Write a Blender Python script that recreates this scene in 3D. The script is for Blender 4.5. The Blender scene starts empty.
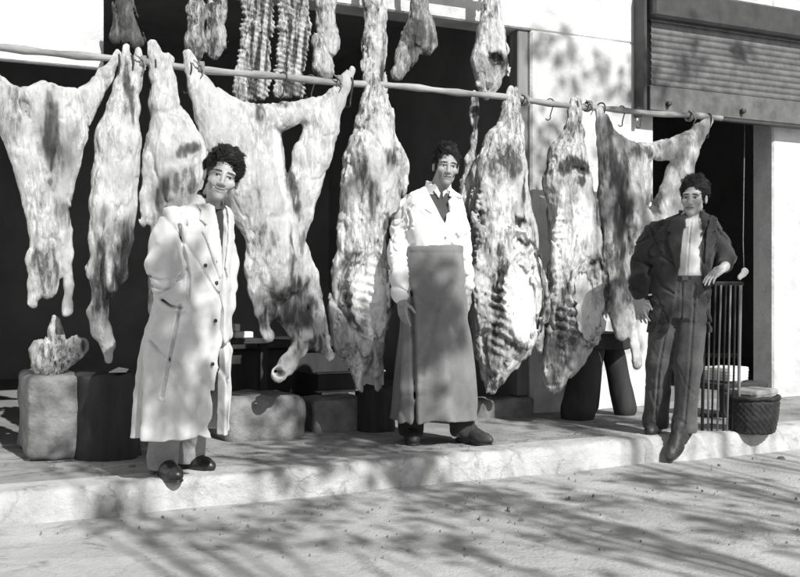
import bpy, math, random
import numpy as np
from mathutils import Vector, Matrix
random.seed(7); np.random.seed(7)
scene = bpy.context.scene
COL = scene.collection
R = math.radians

# ------------------------------------------------------------------ camera geometry
CAM_Z, FPX, YAW = 0.95, 1000.0, R(26)
DX, DY = math.sin(YAW), math.cos(YAW)          # viewing direction
RX, RY = math.cos(YAW), -math.sin(YAW)         # right of the view
def ray(px):
    k = (px-400)/FPX
    return DX+RX*k, DY+RY*k
def at(px, py, y):                              # point of the plane world-y = y seen at that pixel
    rx, ry = ray(px); t = y/ry
    return Vector((rx*t, y, CAM_Z-(py-288.5)/FPX*t))
def scl(px, y):                                 # metres per pixel there
    return y/ray(px)[1]/FPX
def at_depth(px, py, d):
    rx, ry = ray(px)
    return Vector((rx*d, ry*d, CAM_Z-(py-288.5)/FPX*d))

# ------------------------------------------------------------------ scene helpers
def tag(o, label=None, cat=None, group=None, kind=None):
    if label: o['label'] = label
    if cat: o['category'] = cat
    if group: o['group'] = group
    if kind: o['kind'] = kind
    return o
def empty(name, loc, rz=0.0):
    o = bpy.data.objects.new(name, None); COL.objects.link(o)
    o.location = loc; o.rotation_euler = (0, 0, rz); o.empty_display_size = .1
    return o
def link(name, me, mat, parent=None, loc=None):
    o = bpy.data.objects.new(name, me); COL.objects.link(o)
    if mat is not None: me.materials.append(mat)
    if parent is not None: o.parent = parent
    if loc is not None: o.location = loc
    return o
def mesh_np(name, V, F, smooth=True, attrs=None):
    me = bpy.data.meshes.new(name)
    V = np.asarray(V, np.float32); F = np.asarray(F, np.int32)
    me.vertices.add(len(V)); me.vertices.foreach_set('co', V.ravel())
    k = F.shape[1]
    me.loops.add(F.size); me.loops.foreach_set('vertex_index', F.ravel())
    me.polygons.add(len(F))
    me.polygons.foreach_set('loop_start', np.arange(0, F.size, k, dtype=np.int32))
    me.polygons.foreach_set('use_smooth', np.full(len(F), smooth, bool))
    for n, a in (attrs or {}).items():
        at_ = me.attributes.new(n, 'FLOAT', 'POINT'); at_.data.foreach_set('value', np.asarray(a, np.float32))
    me.update(calc_edges=True); me.validate()
    return me

class MB:                                       # collects boxes, tubes, prisms into one mesh
    def __init__(s): s.v, s.f, s.sm = [], [], []
    def add(s, V, F, sm=False):
        b = len(s.v); s.v += [tuple(v) for v in V]; s.f += [tuple(i+b for i in f) for f in F]; s.sm += [sm]*len(F)
    def box(s, lo, hi, bev=0.0, rot=None, c=None):
        lo = Vector(lo); hi = Vector(hi)
        if bev <= 0:
            V = [Vector((x, y, z)) for x in (lo.x, hi.x) for y in (lo.y, hi.y) for z in (lo.z, hi.z)]
            F = [(0,1,3,2),(4,6,7,5),(0,4,5,1),(2,3,7,6),(0,2,6,4),(1,5,7,3)]
        else:
            b = bev; V = []; idx = {}
            for sx in (0,1):
                for sy in (0,1):
                    for sz in (0,1):
                        p = [hi[i] if (sx,sy,sz)[i] else lo[i] for i in range(3)]
                        q = [p[i]-b if (sx,sy,sz)[i] else p[i]+b for i in range(3)]
                        for a in range(3):
                            w = list(q); w[a] = p[a]; idx[(sx,sy,sz,a)] = len(V); V.append(Vector(w))
            F = []
            for a in range(3):
                o1, o2 = [i for i in range(3) if i != a]
                for sd in (0,1):
                    loop = []
                    for (u, v) in ((0,0),(1,0),(1,1),(0,1)):
                        k = [0,0,0]; k[a] = sd; k[o1] = u; k[o2] = v; loop.append(idx[(*k, a)])
                    F.append(loop)
                for u in (0,1):
                    for v in (0,1):
                        k0 = [0,0,0]; k0[o1] = u; k0[o2] = v; k1 = list(k0); k1[a] = 1
                        F.append([idx[(*k0,o1)], idx[(*k1,o1)], idx[(*k1,o2)], idx[(*k0,o2)]])
            for sx in (0,1):
                for sy in (0,1):
                    for sz in (0,1): F.append([idx[(sx,sy,sz,a)] for a in range(3)])
        if rot is not None:
            c = Vector(c) if c is not None else (lo+hi)/2
            V = [c + rot @ (v-c) for v in V]
        s.add(V, F)
    def tube(s, pts, rad, n=10, cap=True):
        pts = [Vector(p) for p in pts]
        rad = list(rad) if hasattr(rad, '__len__') else [rad]*len(pts)
        V, F = [], []
        up = Vector((0.13, 0.21, 1)).normalized(); pu = None
        for i, p in enumerate(pts):
            t = (pts[min(i+1, len(pts)-1)]-pts[max(i-1, 0)]).normalized()
            if pu is None:
                u = t.cross(up)
                if u.length < .2: u = t.cross(Vector((1, 0, 0)))
            else: u = pu - t*pu.dot(t)
            u.normalize(); pu = u; w = t.cross(u)
            for k in range(n):
                a = 2*math.pi*k/n; V.append(p+(u*math.cos(a)+w*math.sin(a))*rad[i])
        for i in range(len(pts)-1):
            for k in range(n):
                F.append((i*n+k, i*n+(k+1) % n, (i+1)*n+(k+1) % n, (i+1)*n+k))
        if cap: F.append(tuple(reversed(range(n)))); F.append(tuple((len(pts)-1)*n+k for k in range(n)))
        s.add(V, F, True)
    def build(s, name, mat, parent=None, origin=(0, 0, 0), loc=None):
        o = Vector(origin)
        me = bpy.data.meshes.new(name)
        me.from_pydata([tuple(Vector(v)-o) for v in s.v], [], s.f)
        me.polygons.foreach_set('use_smooth', s.sm)
        me.update()
        import bmesh
        bm = bmesh.new(); bm.from_mesh(me); bmesh.ops.recalc_face_normals(bm, faces=bm.faces); bm.to_mesh(me); bm.free()
        return link(name, me, mat, parent, loc)

# ------------------------------------------------------------------ noise
_P = np.random.RandomState(3).permutation(256).astype(np.int32)
def vnoise(x, y, z):
    ix, iy, iz = (np.floor(a).astype(np.int32) for a in (x, y, z))
    fx, fy, fz = x-ix, y-iy, z-iz
    fx, fy, fz = (t*t*(3-2*t) for t in (fx, fy, fz))
    def h(a, b, c): return _P[(_P[(_P[a & 255]+b) & 255]+c) & 255]/127.5-1.0
    r = 0
    for dx in (0, 1):
        wx = fx if dx else 1-fx
        for dy in (0, 1):
            wy = fy if dy else 1-fy
            for dz in (0, 1):
                r = r+wx*wy*(fz if dz else 1-fz)*h(ix+dx, iy+dy, iz+dz)
    return r
def fbm(x, y, z, o=3):
    r, a = 0, 1.0
    for i in range(o):
        r = r+a*vnoise(x*2**i+17*i, y*2**i, z*2**i); a *= .5
    return r

def crease(x, y, z):                             # ridged folds
    return 1-np.abs(vnoise(x, y, z))*2.2

# ------------------------------------------------------------------ solid modelling by distance fields
def sstep(a, b, x):
    t = np.clip((x-a)/(b-a), 0, 1); return t*t*(3-2*t)
class Cone:
    def __init__(s, a, b, ra, rb, fl=1.0):      # fl: flattening along y
        s.a, s.b = np.array(a, float), np.array(b, float); s.ra, s.rb, s.fl = ra, rb, fl
        m = max(ra, rb); s.lo = np.minimum(s.a, s.b)-m; s.hi = np.maximum(s.a, s.b)+m
    def __call__(s, x, y, z):
        a, b = s.a, s.b; ba = b-a; f2 = s.fl**2
        den = ba[0]**2+f2*ba[1]**2+ba[2]**2+1e-12
        h = np.clip(((x-a[0])*ba[0]+(y-a[1])*ba[1]*f2+(z-a[2])*ba[2])/den, 0, 1)
        return np.sqrt((x-a[0]-h*ba[0])**2+f2*(y-a[1]-h*ba[1])**2+(z-a[2]-h*ba[2])**2)-(s.ra+(s.rb-s.ra)*h)
class Ell:
    def __init__(s, c, r, M=None):
        s.c, s.r = np.array(c, float), np.array(r, float); s.M = M
        m = s.r.max() if M is not None else s.r
        s.lo, s.hi = s.c-m, s.c+m
    def __call__(s, x, y, z):
        x, y, z = x-s.c[0], y-s.c[1], z-s.c[2]
        if s.M is not None:
            M = s.M; x, y, z = (M[0][0]*x+M[1][0]*y+M[2][0]*z, M[0][1]*x+M[1][1]*y+M[2][1]*z, M[0][2]*x+M[1][2]*y+M[2][2]*z)
        r = s.r
        k0 = np.sqrt((x/r[0])**2+(y/r[1])**2+(z/r[2])**2); k1 = np.sqrt((x/r[0]**2)**2+(y/r[1]**2)**2+(z/r[2]**2)**2)+1e-9
        return k0*(k0-1)/k1
class Box:
    def __init__(s, c, h, rd=0.0, M=None):
        s.c, s.h, s.rd, s.M = np.array(c, float), np.array(h, float), rd, M
        m = np.linalg.norm(s.h) if M is not None else s.h
        s.lo, s.hi = s.c-m, s.c+m
    def __call__(s, x, y, z):
        x, y, z = x-s.c[0], y-s.c[1], z-s.c[2]
        if s.M is not None:
            M = s.M; x, y, z = (M[0][0]*x+M[1][0]*y+M[2][0]*z, M[0][1]*x+M[1][1]*y+M[2][1]*z, M[0][2]*x+M[1][2]*y+M[2][2]*z)
        qx, qy, qz = abs(x)-s.h[0]+s.rd, abs(y)-s.h[1]+s.rd, abs(z)-s.h[2]+s.rd
        return np.sqrt(np.maximum(qx, 0)**2+np.maximum(qy, 0)**2+np.maximum(qz, 0)**2)+np.minimum(np.maximum(np.maximum(qx, qy), qz), 0)-s.rd
class Loft:                                     # stack of turned superellipses: knots (z, cx, cy, a, b)
    def __init__(s, knots, yaw=0.0, n=2.3, grow=0.0, fold=None, z0=None, z1=None):
        k = np.array(sorted(knots), float); s.k, s.n, s.g, s.fold = k, n, grow, fold
        s.c, s.s = math.cos(yaw), math.sin(yaw)
        s.z0 = k[0, 0] if z0 is None else z0; s.z1 = k[-1, 0] if z1 is None else z1
        m = max(k[:, 3].max(), k[:, 4].max())+grow+.02
        s.lo = np.array([k[:, 1].min()-m, k[:, 2].min()-m, s.z0]); s.hi = np.array([k[:, 1].max()+m, k[:, 2].max()+m, s.z1])
    def local(s, x, y, z):
        k = s.k; f = lambda i: np.interp(z, k[:, 0], k[:, i])
        dx, dy = x-f(1), y-f(2)
        return dx*s.c+dy*s.s, -dx*s.s+dy*s.c, f(3)+s.g, f(4)+s.g
    def __call__(s, x, y, z, cap=True):
        X, Y, a, b = s.local(x, y, z)
        d = ((abs(X/a)**s.n+abs(Y/b)**s.n)**(1/s.n)-1)*np.minimum(a, b)
        if s.fold is not None: d = d+s.fold(np.arctan2(Y/b, X/a), z)
        return np.maximum(np.maximum(d, z-s.z1), s.z0-z) if cap else d
class Fn:
    def __init__(s, f, lo, hi): s.f, s.lo, s.hi = f, np.array(lo, float), np.array(hi, float)
    def __call__(s, x, y, z): return s.f(x, y, z)
def poly_d(poly, X, Z):                         # signed distance to a polygon in a plane
    P = np.array(poly, float); d = np.full(np.broadcast(X, Z).shape, 1e9); inside = np.zeros(d.shape, bool)
    for i in range(len(P)):
        a, b = P[i], P[i-1]; ex, ey = b-a; wx, wy = X-a[0], Z-a[1]
        h = np.clip((wx*ex+wy*ey)/(ex*ex+ey*ey), 0, 1)
        d = np.minimum(d, (wx-ex*h)**2+(wy-ey*h)**2)
        c = ((a[1] > Z) != (b[1] > Z)) & (X < (b[0]-a[0])*(Z-a[1])/(b[1]-a[1]+1e-12)+a[0])
        inside ^= c
    d = np.sqrt(d); return np.where(inside, -d, d)
def smin(a, b, k):
    if k <= 0: return np.minimum(a, b)
    h = np.clip(.5+.5*(a-b)/k, 0, 1)
    return a+(b-a)*h-k*h*(1-h)

class Field:
    def __init__(s, lo, hi, vox, fine=None):      # fine: (lo, hi, voxel) of a box sampled more closely
        s.lo, s.vox = np.array(lo, float), vox; s.ax = []
        for i in range(3):
            if fine is None: s.ax.append(lo[i]+np.arange(int(math.ceil((hi[i]-lo[i])/vox))+1)*vox); continue
            a, b, v = fine[0][i], fine[1][i], fine[2]
            s.ax.append(np.r_[np.arange(lo[i], a-1e-6, vox), np.arange(a, b, v), np.arange(b, max(hi[i], b+vox*2), vox)])
        s.n = np.array([len(a) for a in s.ax]); s.d = np.full(s.n, 9.0, np.float32)
    def sl(s, p, m):
        r = []
        for i in range(3):
            a = int(np.searchsorted(s.ax[i], p.lo[i]-m)); b = int(np.searchsorted(s.ax[i], p.hi[i]+m))
            if b <= a: return None
            r.append(slice(a, b))
        return tuple(r)
    def xyz(s, q):
        return s.ax[0][q[0]][:, None, None], s.ax[1][q[1]][None, :, None], s.ax[2][q[2]][None, None, :]
    def add(s, p, k=0.0):
        q = s.sl(p, k+4*s.vox)
        if q: s.d[q] = smin(s.d[q], p(*s.xyz(q)), k)
        return s
    def cut(s, p, k=0.0):
        q = s.sl(p, k+4*s.vox)
        if q: s.d[q] = -smin(-s.d[q], p(*s.xyz(q)), k)
        return s
    def clip(s, p, k=0.0):                       # intersection over the whole grid
        q = (slice(None),)*3; s.d = (-smin(-s.d, -p(*s.xyz(q)), k)).astype(np.float32); return s
    def disp(s, f, band=None):
        band = band or 6*s.vox
        i = np.nonzero(abs(s.d) < band)
        s.d[i] += f(s.ax[0][i[0]], s.ax[1][i[1]], s.ax[2][i[2]]).astype(np.float32)
        return s
    def mesh(s, relax=1):
        d = s.d; d = np.where(d == 0, 1e-6, d); ins = d < 0
        for ax in range(3):                      # keep the shell closed at the grid border
            sl = [slice(None)]*3
            for e in (0, -1):
                sl[ax] = e; d[tuple(sl)] = np.abs(d[tuple(sl)])+1e-5
        ins = d < 0
        c = [ins[i:ins.shape[0]-1+i, j:ins.shape[1]-1+j, k:ins.shape[2]-1+k] for i in (0, 1) for j in (0, 1) for k in (0, 1)]
        cnt = sum(a.astype(np.int8) for a in c)
        I = np.nonzero((cnt > 0) & (cnt < 8)); N = len(I[0])
        lut = np.full(cnt.shape, -1, np.int32); lut[I] = np.arange(N)
        off = [(i, j, k) for i in (0, 1) for j in (0, 1) for k in (0, 1)]
        val = [d[I[0]+o[0], I[1]+o[1], I[2]+o[2]] for o in off]
        acc = np.zeros((N, 3)); num = np.zeros(N)
        for a in range(8):
            for b in range(a+1, 8):
                df = [off[b][t]-off[a][t] for t in range(3)]
                if sum(abs(t) for t in df) != 1: continue
                va, vb = val[a], val[b]; m = (va < 0) != (vb < 0)
                t = np.where(m, va/np.where(m, va-vb, 1), 0)
                for ax in range(3): acc[:, ax] += np.where(m, off[a][ax]+df[ax]*t, 0)
                num += m
        q = np.stack(I, 1)+acc/num[:, None]; V = np.stack([np.interp(q[:, i], np.arange(s.n[i]), s.ax[i]) for i in range(3)], 1)
        Fs = []
        for ax in range(3):
            u, v = (ax+1) % 3, (ax+2) % 3
            A = [slice(1, -1)]*3; B = [slice(1, -1)]*3
            A[ax] = slice(0, -1); B[ax] = slice(1, None)
            ia, ib = ins[tuple(A)], ins[tuple(B)]
            E = np.array(np.nonzero(ia != ib)); flip = ia[tuple(E)]
            g = E.copy(); g[u] += 1; g[v] += 1
            def cell(du, dv):
                q = g.copy(); q[u] += du; q[v] += dv; return lut[q[0], q[1], q[2]]
            Q = np.stack([cell(-1, -1), cell(0, -1), cell(0, 0), cell(-1, 0)], 1)
            Q[~flip] = Q[~flip][:, ::-1]; Fs.append(Q)
        F = np.concatenate(Fs); F = F[(F >= 0).all(1)]
        for _ in range(relax):
            S = np.zeros_like(V); n_ = np.zeros(len(V))
            for e in range(4):
                a, b = F[:, e], F[:, (e+1) % 4]
                for t in range(3): S[:, t] += np.bincount(a, V[b, t], len(V))+np.bincount(b, V[a, t], len(V))
                n_ += np.bincount(a, minlength=len(V))+np.bincount(b, minlength=len(V))
            V = V*.5+.5*S/np.maximum(n_, 1)[:, None]
        return V, F

# ------------------------------------------------------------------ materials (neutral: the photograph is black and white)
def mat_base(name, rough=.6, spec=.5):
    m = bpy.data.materials.new(name); m.use_nodes = True
    nt = m.node_tree; b = nt.nodes['Principled BSDF']
    b.inputs['Roughness'].default_value = rough; b.inputs['Specular IOR Level'].default_value = spec
    return m, nt, b
def nd(nt, t, **kw):
    n = nt.nodes.new(t)
    for k, v in kw.items():
        if k in n.inputs.keys(): n.inputs[k].default_value = v
        else: setattr(n, k, v)
    return n
def ramp(nt, stops):
    r = nt.nodes.new('ShaderNodeValToRGB'); e = r.color_ramp.elements
    while len(e) < len(stops): e.new(.5)
    for el, (p, v) in zip(e, stops): el.position = p; el.color = (v, v, v, 1)
    return r
def coord(nt, sc=(1, 1, 1), obj=True):
    tc = nt.nodes.new('ShaderNodeTexCoord'); mp = nt.nodes.new('ShaderNodeMapping')
    nt.links.new(tc.outputs['Object' if obj else 'Generated'], mp.inputs['Vector']); mp.inputs['Scale'].default_value = sc
    return mp
def M_mottled(name, lo, hi, scale=6, stretch=(1, 1, 1), rough=.75, bump=.3, bscale=40, dist=.004, spec=.35, detail=6, mid=(.3, .7)):
    m, nt, b = mat_base(name, rough, spec); L = nt.links.new
    mp = coord(nt, stretch)
    n = nd(nt, 'ShaderNodeTexNoise', Scale=scale, Detail=detail, Roughness=.62); L(mp.outputs[0], n.inputs['Vector'])
    r = ramp(nt, [(mid[0], lo), (mid[1], hi)]); L(n.outputs['Fac'], r.inputs[0]); L(r.outputs[0], b.inputs['Base Color'])
    n2 = nd(nt, 'ShaderNodeTexNoise', Scale=bscale, Detail=5, Roughness=.6); L(mp.outputs[0], n2.inputs['Vector'])
    bp = nd(nt, 'ShaderNodeBump', Strength=bump, Distance=dist); L(n2.outputs['Fac'], bp.inputs['Height']); L(bp.outputs[0], b.inputs['Normal'])
    return m
def M_cloth(name, lo, hi, weave=260, wamt=.35, rough=.9, bump=.25, scale=5, slub=None):
    m, nt, b = mat_base(name, rough, .15); L = nt.links.new
    mp = coord(nt)
    n = nd(nt, 'ShaderNodeTexNoise', Scale=scale, Detail=5, Roughness=.6); L(mp.outputs[0], n.inputs['Vector'])
    w = nd(nt, 'ShaderNodeTexNoise', Scale=weave, Detail=2, Roughness=.5); L(mp.outputs[0], w.inputs['Vector'])
    mx = nd(nt, 'ShaderNodeMath', operation='MULTIPLY_ADD'); L(w.outputs['Fac'], mx.inputs[0]); mx.inputs[1].default_value = wamt
    L(n.outputs['Fac'], mx.inputs[2])
    sb = nd(nt, 'ShaderNodeMath', operation='SUBTRACT'); L(mx.outputs[0], sb.inputs[0]); sb.inputs[1].default_value = wamt/2
    r = ramp(nt, [(.3, lo), (.7, hi)]); L(sb.outputs[0], r.inputs[0]); L(r.outputs[0], b.inputs['Base Color'])
    wr = nd(nt, 'ShaderNodeTexNoise', Scale=22, Detail=4, Distortion=.8); L(mp.outputs[0], wr.inputs['Vector'])
    ad = nd(nt, 'ShaderNodeMath', operation='MULTIPLY_ADD'); L(w.outputs['Fac'], ad.inputs[0]); ad.inputs[1].default_value = .3; L(wr.outputs['Fac'], ad.inputs[2])
    bp = nd(nt, 'ShaderNodeBump', Strength=bump, Distance=.01); L(ad.outputs[0], bp.inputs['Height']); L(bp.outputs[0], b.inputs['Normal'])
    b.inputs['Sheen Weight'].default_value = .15
    return m
def M_meat(name, fat=.62, lean=.05, k=1.0):
    m, nt, b = mat_base(name, .58, .28); L = nt.links.new
    mp = coord(nt, (1, 1, .3))
    a = nd(nt, 'ShaderNodeAttribute', attribute_name='meat')
    n1 = nd(nt, 'ShaderNodeTexNoise', Scale=40, Detail=9, Roughness=.76, Distortion=.45); L(mp.outputs[0], n1.inputs['Vector'])
    n2 = nd(nt, 'ShaderNodeTexNoise', Scale=7, Detail=4, Roughness=.6, Distortion=.5); L(mp.outputs[0], n2.inputs['Vector'])
    n3 = nd(nt, 'ShaderNodeTexNoise', Scale=4.5, Detail=3); L(mp.outputs[0], n3.inputs['Vector'])       # patches of smooth fat and of marbled flesh
    pm = nd(nt, 'ShaderNodeMapRange'); L(n3.outputs['Fac'], pm.inputs['Value']); pm.inputs['From Min'].default_value = .38; pm.inputs['From Max'].default_value = .62; pm.inputs['To Min'].default_value = .35*k; pm.inputs['To Max'].default_value = 2.4*k
    c1 = nd(nt, 'ShaderNodeMath', operation='SUBTRACT'); L(n1.outputs['Fac'], c1.inputs[0]); c1.inputs[1].default_value = .5
    s1 = nd(nt, 'ShaderNodeMath', operation='MULTIPLY_ADD'); L(c1.outputs[0], s1.inputs[0]); L(pm.outputs[0], s1.inputs[1]); L(a.outputs['Fac'], s1.inputs[2])
    s2 = nd(nt, 'ShaderNodeMath', operation='MULTIPLY_ADD'); L(n2.outputs['Fac'], s2.inputs[0]); s2.inputs[1].default_value = .8*k; L(s1.outputs[0], s2.inputs[2])
    s3 = nd(nt, 'ShaderNodeMath', operation='SUBTRACT'); L(s2.outputs[0], s3.inputs[0]); s3.inputs[1].default_value = .37*k
    r = ramp(nt, [(.0, min(.86, fat*1.36)), (.10, fat), (.30, fat*.70), (.46, fat*.36), (.62, lean*2.6), (.92, lean)]); L(s3.outputs[0], r.inputs[0]); L(r.outputs[0], b.inputs['Base Color'])
    nb = nd(nt, 'ShaderNodeTexNoise', Scale=60, Detail=5, Roughness=.65); L(mp.outputs[0], nb.inputs['Vector'])
    ab = nd(nt, 'ShaderNodeMath', operation='MULTIPLY_ADD'); L(s3.outputs[0], ab.inputs[0]); ab.inputs[1].default_value = -.8; L(nb.outputs['Fac'], ab.inputs[2])
    bp = nd(nt, 'ShaderNodeBump', Strength=.8, Distance=.010); L(ab.outputs[0], bp.inputs['Height']); L(bp.outputs[0], b.inputs['Normal'])
    return m
def M_tone(name, rough=.55, spec=.35, bump=.15, bscale=90, var=.12):          # colour straight from the 'tone' attribute
    m, nt, b = mat_base(name, rough, spec); L = nt.links.new
    mp = coord(nt)
    a = nd(nt, 'ShaderNodeAttribute', attribute_name='tone')
    n = nd(nt, 'ShaderNodeTexNoise', Scale=45, Detail=4); L(mp.outputs[0], n.inputs['Vector'])
    mr = nd(nt, 'ShaderNodeMapRange'); L(n.outputs['Fac'], mr.inputs['Value']); mr.inputs['To Min'].default_value = 1-var; mr.inputs['To Max'].default_value = 1+var
    mu = nd(nt, 'ShaderNodeMath', operation='MULTIPLY'); L(a.outputs['Fac'], mu.inputs[0]); L(mr.outputs[0], mu.inputs[1])
    cc = nd(nt, 'ShaderNodeCombineColor'); [L(mu.outputs[0], cc.inputs[i]) for i in range(3)]; L(cc.outputs[0], b.inputs['Base Color'])
    nb = nd(nt, 'ShaderNodeTexNoise', Scale=bscale, Detail=4); L(mp.outputs[0], nb.inputs['Vector'])
    bp = nd(nt, 'ShaderNodeBump', Strength=bump, Distance=.003); L(nb.outputs['Fac'], bp.inputs['Height']); L(bp.outputs[0], b.inputs['Normal'])
    return m

def M_ground(name, lo, hi, scale, bscale, crack):   # worn mortar or packed dust with hairline cracks and dark stains
    m, nt, b = mat_base(name, .93, .2); L = nt.links.new; mp = coord(nt)
    n = nd(nt, 'ShaderNodeTexNoise', Scale=scale, Detail=10, Roughness=.68); L(mp.outputs[0], n.inputs['Vector'])
    r = ramp(nt, [(.32, lo), (.68, hi)]); L(n.outputs['Fac'], r.inputs[0])
    wn = nd(nt, 'ShaderNodeTexNoise', Scale=2.2, Detail=6, Roughness=.65); L(mp.outputs[0], wn.inputs['Vector'])
    vm = nd(nt, 'ShaderNodeVectorMath', operation='MULTIPLY_ADD'); L(wn.outputs['Color'], vm.inputs[0]); vm.inputs[1].default_value = (.4, .4, .4); L(mp.outputs[0], vm.inputs[2])
    v = nd(nt, 'ShaderNodeTexVoronoi', feature='DISTANCE_TO_EDGE', Scale=1.1); L(vm.outputs[0], v.inputs['Vector'])
    cr = ramp(nt, [(.0, 1-crack*.75), (.012, 1)]); L(v.outputs['Distance'], cr.inputs[0])
    st = nd(nt, 'ShaderNodeTexNoise', Scale=5.5, Detail=5, Roughness=.7, Distortion=.6); L(mp.outputs[0], st.inputs['Vector'])
    sr = ramp(nt, [(.56, 1), (.72, .5)]); L(st.outputs['Fac'], sr.inputs[0])
    m1 = nd(nt, 'ShaderNodeMath', operation='MULTIPLY'); L(r.outputs[0], m1.inputs[0]); L(cr.outputs[0], m1.inputs[1])
    m2 = nd(nt, 'ShaderNodeMath', operation='MULTIPLY'); L(m1.outputs[0], m2.inputs[0]); L(sr.outputs[0], m2.inputs[1])
    cc = nd(nt, 'ShaderNodeCombineColor'); [L(m2.outputs[0], cc.inputs[i]) for i in range(3)]; L(cc.outputs[0], b.inputs['Base Color'])
    nb = nd(nt, 'ShaderNodeTexNoise', Scale=bscale, Detail=6, Roughness=.7); L(mp.outputs[0], nb.inputs['Vector'])
    hb = nd(nt, 'ShaderNodeMath', operation='MULTIPLY_ADD'); L(cr.outputs[0], hb.inputs[0]); hb.inputs[1].default_value = .8; L(nb.outputs['Fac'], hb.inputs[2])
    bp = nd(nt, 'ShaderNodeBump', Strength=.9, Distance=.018); L(hb.outputs[0], bp.inputs['Height']); L(bp.outputs[0], b.inputs['Normal'])
    return m

MAT = dict(
    meat=M_meat('meat_and_fat', .56, .03, 1.3), hide=M_meat('flayed_pale_carcass', .50, .04, .8),
    meat_dark=M_meat('darker_meat', .5, .05),
    bone=M_mottled('bone', .45, .75, 20),
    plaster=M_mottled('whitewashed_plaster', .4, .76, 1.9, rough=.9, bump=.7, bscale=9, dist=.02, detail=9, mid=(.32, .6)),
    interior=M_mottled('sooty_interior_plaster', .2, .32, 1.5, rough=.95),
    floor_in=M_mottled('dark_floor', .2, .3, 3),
    kerb=M_ground('worn_kerb', .34, .66, 2.6, 35, .3), pave=M_ground('worn_paving', .20, .46, 2.6, 35, .5),
    street=M_ground('dusty_street', .36, .62, 2.2, 55, .2),
    stone=M_mottled('pale_stone', .12, .30, 7, rough=.9, bump=.8, bscale=24, dist=.015),
    wood_dark=M_mottled('dark_wood', .02, .05, 9, (1, 1, .18), .7, .6, 30, .006),
    wood_pole=M_mottled('peeled_pole', .14, .42, 12, (.25, 1, 1), .8, .9, 50, .006),
    wood_pale=M_mottled('pale_wood', .35, .55, 9, (1, 1, .15), .7, .4, 30, .004),
    wood_grey=M_mottled('grey_wood', .16, .3, 9, (1, 1, .15), .7, .4, 30, .004),
    iron=M_mottled('black_iron', .02, .05, 30, rough=.55, bump=.3, spec=.5),
    metal=M_mottled('dull_painted_metal', .07, .16, 8, rough=.5, bump=.2, spec=.5),
    metal_dark=M_mottled('dark_metal', .03, .06, 8, rough=.5, bump=.2, spec=.5),
    paper=M_mottled('pale_paper', .6, .75, 9, rough=.9),
    canvas=M_cloth('sacking', .2, .36, 200, .5),
    skin=M_tone('skin', .5, .4, .2, 120, .1),
    hair=M_mottled('dark_hair', .008, .035, 40, (1, 1, .3), .5, 1, 220, .008, .4),
    hair_b=M_mottled('dark_brown_hair', .012, .055, 40, (1, 1, .3), .5, 1, 220, .008, .4),
    coat=M_cloth('pale_coat_cloth', .52, .64, 300, .25),
    knit=M_cloth('dark_knit', .02, .045, 150, .5),
    shirt=M_cloth('white_shirt_cloth', .74, .82, 300, .2),
    vest=M_cloth('dark_vest_cloth', .05, .10, 200, .5),
    apron=M_cloth('dark_apron_cloth', .15, .25, 300, .35),
    trouser=M_cloth('dark_trouser_cloth', .025, .06, 220, .6),
    trouser_grey=M_cloth('grey_trouser_cloth', .05, .11, 220, .6),
    jacket=M_cloth('dark_tweed', .02, .06, 260, .8),
    shirt_grey=M_cloth('pale_grey_shirt_cloth', .45, .6, 300, .25),
    leather=M_mottled('black_leather', .012, .03, 20, rough=.4, bump=.3, spec=.5),
    leather_dusty=M_mottled('dusty_black_leather', .015, .06, 9, rough=.55, bump=.3, spec=.5),
    leaf=M_mottled('leaves', .05, .1, 5), bark=M_mottled('bark', .08, .16, 9, (1, 1, .3)),
    rope=M_mottled('rope', .12, .3, 60, rough=.9),
)
# ------------------------------------------------------------------ the setting
WY, WT = 6.4, .24                                # shop front plane and wall thickness
KY = 4.9                                         # kerb edge
LINT = 2.92
def sheet(name, x0, x1, y0, y1, z, mat, nx, ny, amp, sc):
    X, Y = np.meshgrid(np.linspace(x0, x1, nx), np.linspace(y0, y1, ny), indexing='ij')
    Z = z+amp*fbm(X*sc+5, Y*sc+9, X*0+.5, 3)
    V = np.stack([X, Y, Z], -1).reshape(-1, 3)
    i, j = np.meshgrid(np.arange(nx-1), np.arange(ny-1), indexing='ij'); a = (i*ny+j).ravel()
    F = np.stack([a, a+ny, a+ny+1, a+1], 1)
    return link(name, mesh_np(name, V, F), mat)
# street: one sheet out to the horizon (finer near the shop)
o = sheet('street', -9, 15, -6, 5.3, -.135, MAT['street'], 180, 100, .010, 2.2); tag(o, kind='structure')
b = MB(); b.box((-400, -400, -.6), (400, 400, -.16)); o = b.build('ground', MAT['street']); tag(o, kind='structure')
o = sheet('pavement', -9, 15, KY+.2, WY+.02, .0, MAT['pave'], 200, 30, .006, 3.0); tag(o, kind='structure')
rr = random.Random(5)
# kerb: one worn strip, its edge rounded and chipped
kx = np.linspace(-9, 15, 900); prof_ = [(.24, .012), (.12, .014), (.06, .013), (.03, .010), (.012, .002), (.002, -.012), (-.004, -.035), (-.008, -.07), (-.014, -.11), (-.03, -.16)]
V = []
for (dy, dz) in prof_:
    edge = 1.0 if -.08 < dz < .0125 and dy < .1 else .35
    n1_ = fbm(kx*2.2, kx*0+dy*9, kx*0+dz*9, 4); chip = np.clip(vnoise(kx*5+3, kx*0+dy*5, kx*0)-.35, 0, 1)
    V.append(np.stack([kx, KY+dy+.012*n1_*edge+.05*chip*edge, dz-.006*edge*n1_-.05*chip*edge*(dz > -.03)], 1))
V = np.stack(V, 1).reshape(-1, 3); m_ = len(prof_); ii, jj = np.meshgrid(np.arange(899), np.arange(m_-1), indexing='ij'); a_ = (ii*m_+jj).ravel()
o = link('kerb', mesh_np('kerb', V, np.stack([a_, a_+1, a_+m_+1, a_+m_], 1)), MAT['kerb']); tag(o, kind='structure')

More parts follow.
